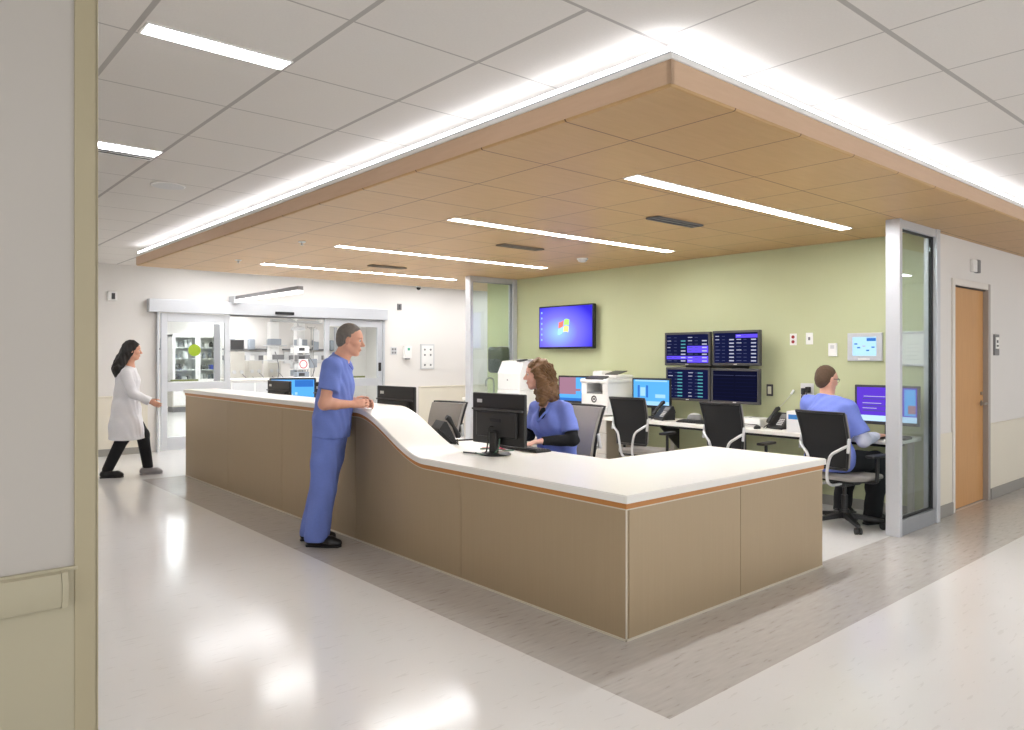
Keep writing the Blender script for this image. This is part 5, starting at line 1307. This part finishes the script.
T = SDF((-0.28, -0.36, 0.50), (0.30, 0.36, 1.20), 0.0065)
T.chain([(-0.055, 0, 0.60), (-0.04, 0, 0.78), (0.01, 0, 0.93), (0.025, 0, 1.03)], [0.148, 0.136, 0.130, 0.092], 0.05, (0.90, 1.30, 1))
for s_ in (-1, 1): T.ell((0.085, s_ * 0.07, 0.925), (0.055, 0.068, 0.065), 0.07)
T.cone((0.02, 0, 1.06), (0.04, -0.01, 1.11), 0.082, 0.072, 0.03); T.cone((0.02, 0.06, 1.085), LS, 0.048, 0.056, 0.05); T.cone((0.025, -0.06, 1.085), RS, 0.048, 0.056, 0.05)
T.cone(LS, LS + (LE - LS) * 0.72, 0.058, 0.070, 0.03, (1, 1, 1), True); T.cone(RS, RS + (RE - RS) * 0.72, 0.058, 0.070, 0.03, (1, 1, 1), True)
T.wave(folds(0.0045)); T.cut((0, 0, 0.545), (0, 0, -1)); T.cut((0, 0, 1.125), (0.2, 0, 1))
T.cone((0.05, -0.01, 1.16), (0.125, -0.005, 1.10), 0.055, 0.045, 0.01, (1, 1, 1), False, True); T.cone((0.125, 0, 1.10), (0.165, 0, 0.985), 0.042, 0.012, 0.01, (1, 1, 1), False, True)
T.build('scrub_top', 'scrub_blue_light', pw, 1)
MB().tube([(0.05, 0.075, 1.105), (0.105, 0.058, 1.055), (0.15, 0.03, 1.0), (0.170, 0.0, 0.955), (0.15, -0.03, 1.0), (0.105, -0.058, 1.055), (0.05, -0.075, 1.105)], 0.009, 8, None, 5).build('neckline', 'scrub_blue', pw, 60)
for a, b_, c_ in ((LS, LE, LW), (RS, RE, RW)):
    S = SDF((-0.15, -0.36, 0.70), (0.40, 0.36, 1.12), 0.006)
    S.cone(a + (b_ - a) * 0.4, b_, 0.056, 0.050, 0.02); S.cone(b_, c_ - unit(c_ - b_) * 0.005, 0.050, 0.034, 0.02, (1, 1, 1), True)
    S.wave(folds(0.003, 70, 40)); S.build('sleeve', 'black_cloth', pw, 1)
S = SDF((-0.03, -0.08, 0.90), (0.19, 0.08, 1.12), 0.006); S.ell((0.085, 0, 1.0), (0.06, 0.05, 0.07), 0.01); S.build('undershirt', 'black_cloth', pw, 1)
S = SDF((-0.26, -0.30, 0.04), (0.60, 0.30, 0.78), 0.007)
S.cone((-0.055, -0.06, 0.61), (-0.055, 0.06, 0.61), 0.115, 0.115, 0.03)
for s_ in (-1, 1): S.chain([(-0.04, s_ * 0.09, 0.60), (0.38, s_ * 0.10, 0.575), (0.40, s_ * 0.10, 0.32), (0.36, s_ * 0.10, 0.07)], [0.10, 0.082, 0.078, 0.075], 0.03)
S.cut((0, 0, 0.065), (0, 0, -1)); S.wave(folds(0.003)); S.build('scrub_trousers', 'scrub_blue', pw, 1)
shoe(pw, (0.36, 0.10, 0), 0.05); shoe(pw, (0.36, -0.10, 0), -0.05)
# shoulder-length curls
P = lambda x, y, z: HC + HR @ (A3(x, y, z) * HK)
H = SDF(HC - A3(0.26, 0.26, 0.34), HC + A3(0.26, 0.26, 0.18), 0.006)
H.ell(P(-0.02, 0, 0.036), A3(0.112, 0.096, 0.108) * HK, 0.02, HR); H.ell(P(-0.06, 0, -0.06), A3(0.085, 0.105, 0.12) * HK, 0.04, HR)
H.ell(P(-0.095, 0, -0.16), A3(0.080, 0.130, 0.12) * HK, 0.05, HR)
H.cut(P(0.086, 0, 0.080), HR @ A3(1, 0, -0.5), 0.01)
rh = random.Random(11)
for s_ in (-1, 1):
    H.chain([P(0.015, s_ * 0.078, 0.04), P(-0.025, s_ * 0.098, -0.05), P(-0.035, s_ * 0.110, -0.15), P(-0.02, s_ * 0.115, -0.25)], [0.028, 0.040, 0.055, 0.036], 0.03)
H.cone(P(0.075, 0, -0.03), P(0.12, 0, -0.03), 0.082 * HK, 0.085 * HK, 0.02, (1, 1, 1), False, True)
H.wave(lambda x, y, z: 0.006 * np.sin(85 * x + 5 * np.sin(40 * z)) * np.sin(80 * y + 3 * np.sin(52 * z + 1)) + 0.004 * np.sin(95 * z + 60 * x - 50 * y))
ho = H.build('hair', 'hair_curly', pw, 1)
Q = MB()
for i in range(90):
    a = rh.uniform(-2.15, 2.15) + PI; rr = rh.uniform(0.92, 1.08)
    z0 = rh.uniform(-0.02, 0.09); z1 = rh.uniform(-0.27, -0.14)
    pts = []; n = 26; ph = rh.uniform(0, 6.28); rad = rh.uniform(0.008, 0.014); turns = rh.uniform(3, 5)
    for j in range(n + 1):
        f = j / n; z = z0 + (z1 - z0) * f
        hx = 0.100 + 0.012 * math.sin(min(1, f * 1.6) * PI / 2); hy = 0.088 + 0.034 * math.sin(min(1, f * 1.8) * PI / 2)
        top = 1.0 if z < 0.03 else math.sqrt(max(0.05, 1 - ((z - 0.03) / 0.112) ** 2))
        x = -0.035 - 0.02 * f + hx * rr * math.cos(a) * top + rad * math.cos(ph + turns * 2 * PI * f); y = hy * rr * math.sin(a) * top + rad * math.sin(ph + turns * 2 * PI * f)
        pts.append(P(x, y, z))
    Q.tube(pts, [0.006 * (1 - 0.5 * j / n) for j in range(n + 1)], 6)
Q.build('curls', 'hair_curly', ho, 60)

# ---- seated man seen from behind (faces +X locally)
ps = thing('person', 'man with short brown hair in blue scrubs seated with his back turned', 'person', (3.48, 0.58, 0), math.radians(-14))
HC, HR = A3(0.0, 0.075, 1.275), head_frame(math.radians(-12), math.radians(-8))
HK = 0.92
B = SDF((-0.28, -0.42, 0.02), (0.62, 0.42, 1.46), 0.0065)
head(B, HC, HR, HK)
B.chain([(-0.015, 0.05, 1.05), (-0.01, 0.065, 1.12), (-0.005, 0.072, 1.21)], [0.062, 0.056, 0.056], 0.03)
B.chain([(-0.08, 0, 0.57), (-0.06, 0.01, 0.78), (-0.04, 0.03, 0.95), (-0.02, 0.045, 1.05)], [0.12, 0.11, 0.11, 0.06], 0.05, (0.9, 1.3, 1))
RS, RE, RW = A3(-0.02, -0.155, 1.035), A3(0.05, -0.265, 0.76), A3(0.30, -0.20, 0.785)
LS, LE, LW = A3(-0.02, 0.250, 1.05), A3(0.06, 0.315, 0.77), A3(0.29, 0.20, 0.785)
for a, b_, c_ in ((LS, LE, LW), (RS, RE, RW)):
    B.cone(a, b_, 0.050, 0.042, 0.03); B.cone(b_, c_, 0.043, 0.027, 0.02)
hand(B, LW, A3(0.12, -0.01, -0.004), A3(0.05, 0, -1), A3(0, -1, 0), 0.42)
hand(B, RW, A3(0.12, 0.02, -0.004), A3(0.05, 0, -1), A3(0, 1, 0), 0.42)
for s_ in (-1, 1): B.chain([(-0.06, s_ * 0.10, 0.56), (0.36, s_ * 0.15, 0.55), (0.34, s_ * 0.16, 0.30), (0.30, s_ * 0.16, 0.10)], [0.09, 0.065, 0.055, 0.042], 0.03)
B.build('body', 'skin_fair', ps, 1)
face_bits(ps, HC, HR, HK, 'hair_brown'); short_hair(ps, HC, HR, HK, 'hair_brown')
gl = MB()
for s_ in (-1, 1):
    gl.tube([Vector(HC + HR @ (A3(x, s_ * y, z) * HK)) for x, y, z in ((-0.012, 0.084, 0.004), (0.06, 0.080, 0.010), (0.100, 0.064, 0.010))], 0.0025, 6)
    gl.tube([Vector(HC + HR @ (A3(0.106 - 0.01 * abs(math.cos(a)) * (math.cos(a) > 0), s_ * (0.036 + 0.026 * math.cos(a)), 0.003 + 0.019 * math.sin(a)) * HK)) for a in [2 * PI * i / 16 for i in range(17)]], 0.002, 6)
gl.tube([Vector(HC + HR @ (A3(0.112, y, 0.008) * HK)) for y in (-0.011, 0, 0.011)], 0.002, 6)
gl.build('glasses', 'dark_grey_plastic', ps, 60)
T = SDF((-0.30, -0.40, 0.44), (0.28, 0.42, 1.18), 0.0065)
T.chain([(-0.085, 0, 0.56), (-0.065, 0.01, 0.78), (-0.04, 0.03, 0.94), (-0.025, 0.042, 1.035)], [0.162, 0.152, 0.150, 0.10], 0.05, (0.92, 1.32, 1))
T.ell((-0.06, -0.05, 0.60), (0.16, 0.19, 0.14), 0.05); T.cone((-0.02, 0.12, 1.07), LS, 0.062, 0.072, 0.05); T.cone((-0.02, -0.04, 1.07), RS, 0.062, 0.072, 0.05); T.cone((-0.02, 0.05, 1.07), (-0.01, 0.06, 1.12), 0.088, 0.078, 0.03)
T.cone(LS, LS + (LE - LS) * 0.80, 0.074, 0.080, 0.03, (1, 1, 1), True); T.cone(RS, RS + (RE - RS) * 0.80, 0.074, 0.080, 0.03, (1, 1, 1), True)
T.wave(folds(0.0045)); T.cut((0, 0, 0.485), (0, 0, -1)); T.cut((0, 0, 1.125), (0.35, 0, 1))
T.build('scrub_top', 'scrub_blue_light', ps, 1)
for a, b_, c_ in ((LS, LE, LW), (RS, RE, RW)):
    S = SDF((-0.15, -0.40, 0.66), (0.42, 0.42, 1.0), 0.0065)
    S.cone(a + (b_ - a) * 0.6, b_, 0.058, 0.058, 0.02); S.cone(b_, b_ + (c_ - b_) * 0.9, 0.058, 0.042, 0.02, (1, 1, 1), True)
    S.wave(folds(0.003, 70, 40)); S.build('undershirt_sleeve', 'undershirt', ps, 1)
S = SDF((-0.28, -0.34, 0.04), (0.56, 0.34, 0.76), 0.007)
S.cone((-0.075, -0.06, 0.58), (-0.075, 0.06, 0.58), 0.125, 0.125, 0.03)
for s_ in (-1, 1): S.chain([(-0.05, s_ * 0.10, 0.57), (0.36, s_ * 0.15, 0.55), (0.34, s_ * 0.16, 0.32), (0.30, s_ * 0.16, 0.07)], [0.105, 0.085, 0.08, 0.076], 0.03)
S.cut((0, 0, 0.065), (0, 0, -1)); S.wave(folds(0.003)); S.build('black_trousers', 'black_cloth', ps, 1)
shoe(ps, (0.30, 0.16, 0), 0.1); shoe(ps, (0.30, -0.16, 0), -0.15)

# ---- woman in a white coat walking past the sliding door (faces +X locally)
pk = thing('person', 'woman in a knee-length white coat with long dark hair walking past the glass door', 'person', (-0.56, 7.52, 0), math.radians(-24))
HC, HR = A3(0.06, 0.0, 1.555), head_frame(math.radians(6), math.radians(-4))
HK = 0.90
B = SDF((-0.45, -0.40, 0.02), (0.62, 0.40, 1.72), 0.007)
head(B, HC, HR, HK, True)
B.chain([(0.02, 0, 1.28), (0.03, 0, 1.36), (0.045, 0, 1.48)], [0.065, 0.046, 0.046], 0.03)
B.chain([(-0.02, 0, 0.86), (-0.01, 0, 1.05), (0.01, 0, 1.22), (0.02, 0, 1.32)], [0.12, 0.10, 0.105, 0.06], 0.05, (0.9, 1.25, 1))
LS, LE, LW = A3(0.01, 0.16, 1.27), A3(-0.06, 0.24, 1.02), A3(-0.10, 0.24, 0.80)
RS, RE, RW = A3(0.02, -0.16, 1.27), A3(0.10, -0.225, 1.03), A3(0.29, -0.20, 0.93)
for a, b_, c_ in ((LS, LE, LW), (RS, RE, RW)):
    B.cone(a, b_, 0.042, 0.036, 0.03); B.cone(b_, c_, 0.036, 0.024, 0.02)
hand(B, LW, A3(-0.02, 0, -0.12), A3(0.1, -1, 0), A3(1, 0, 0), 0.5, 0.9); hand(B, RW, A3(0.12, 0, -0.06), A3(0, 1, 0), A3(0.3, 0, 1), 0.5, 0.9)
B.chain([(-0.02, -0.085, 0.86), (-0.03, -0.09, 0.48), (-0.20, -0.085, 0.12)], [0.085, 0.055, 0.038], 0.03)
B.chain([(-0.02, 0.085, 0.86), (0.16, 0.09, 0.50), (0.22, 0.085, 0.12)], [0.085, 0.055, 0.038], 0.03)
B.build('body', 'skin_fair', pk, 1)
face_bits(pk, HC, HR, HK, 'hair_black')
T = SDF((-0.45, -0.40, 0.36), (0.50, 0.40, 1.42), 0.0075)
T.chain([(0.0, 0, 0.40), (-0.01, 0, 0.62), (-0.01, 0, 0.85), (-0.005, 0, 1.05), (0.01, 0, 1.20), (0.02, 0, 1.29)], [0.215, 0.19, 0.16, 0.132, 0.132, 0.09], 0.05, (0.95, 1.22, 1))
T.cone((0.02, 0.08, 1.30), LS, 0.055, 0.06, 0.04); T.cone((0.02, -0.08, 1.30), RS, 0.055, 0.06, 0.04); T.cone((0.02, 0, 1.31), (0.03, 0, 1.37), 0.07, 0.065, 0.03)
for a, b_, c_ in ((LS, LE, LW), (RS, RE, RW)): T.cone(a, b_, 0.062, 0.056, 0.03); T.cone(b_, c_, 0.056, 0.050, 0.02, (1, 1, 1), True)
T.wave(folds(0.005, 20, 36)); T.cut((0, 0, 0.46), (0, 0, -1)); T.cut((0, 0, 1.375), (0.4, 0, 1))
T.cone((0.0, 0, 0.40), (0.0, 0, 0.56), 0.17, 0.10, 0.01, (1, 1.2, 1), False, True)
T.build('white_coat', 'coat_white', pk, 1)
S = SDF((-0.36, -0.25, 0.06), (0.42, 0.25, 0.95), 0.007)
S.chain([(-0.02, -0.08, 0.84), (-0.03, -0.09, 0.48), (-0.20, -0.085, 0.10)], [0.10, 0.075, 0.06], 0.03)
S.cut((0, 0, 0.07), (0, 0, -1)); S.chain([(-0.02, 0.08, 0.84), (0.16, 0.09, 0.50), (0.22, 0.085, 0.10)], [0.10, 0.075, 0.06], 0.03)
S.cut((0, 0, 0.085), (0, 0, -1)); S.build('dark_trousers', 'black_cloth', pk, 1)
shoe(pk, (-0.19, -0.085, 0), 0.0, 'shoe_black', 0.0, 0.25); shoe(pk, (0.22, 0.085, 0), 0.0, 'shoe_grey', 0.0, 0.25)
P = lambda x, y, z: HC + HR @ (A3(x, y, z) * HK)
H = SDF(HC - A3(0.36, 0.20, 0.44), HC + A3(0.18, 0.20, 0.18), 0.0065)
H.ell(P(-0.018, 0, 0.036), A3(0.110, 0.090, 0.106) * HK, 0.02, HR); H.ell(P(-0.05, 0, -0.03), A3(0.075, 0.088, 0.10) * HK, 0.04, HR)
H.chain([P(-0.07, 0, -0.05), P(-0.12, 0, -0.16), P(-0.15, 0, -0.27), P(-0.145, 0, -0.36)], [0.085, 0.085, 0.085, 0.045], 0.05, (0.75, 1.15, 1))
H.cut(P(0.084, 0, 0.080), HR @ A3(1, 0, -0.48), 0.01)
H.wave(lambda x, y, z: 0.003 * np.sin(110 * y + 6 * np.sin(14 * z)) + 0.002 * np.sin(140 * x + 30 * z))
H.build('hair', 'hair_black', pk, 1)
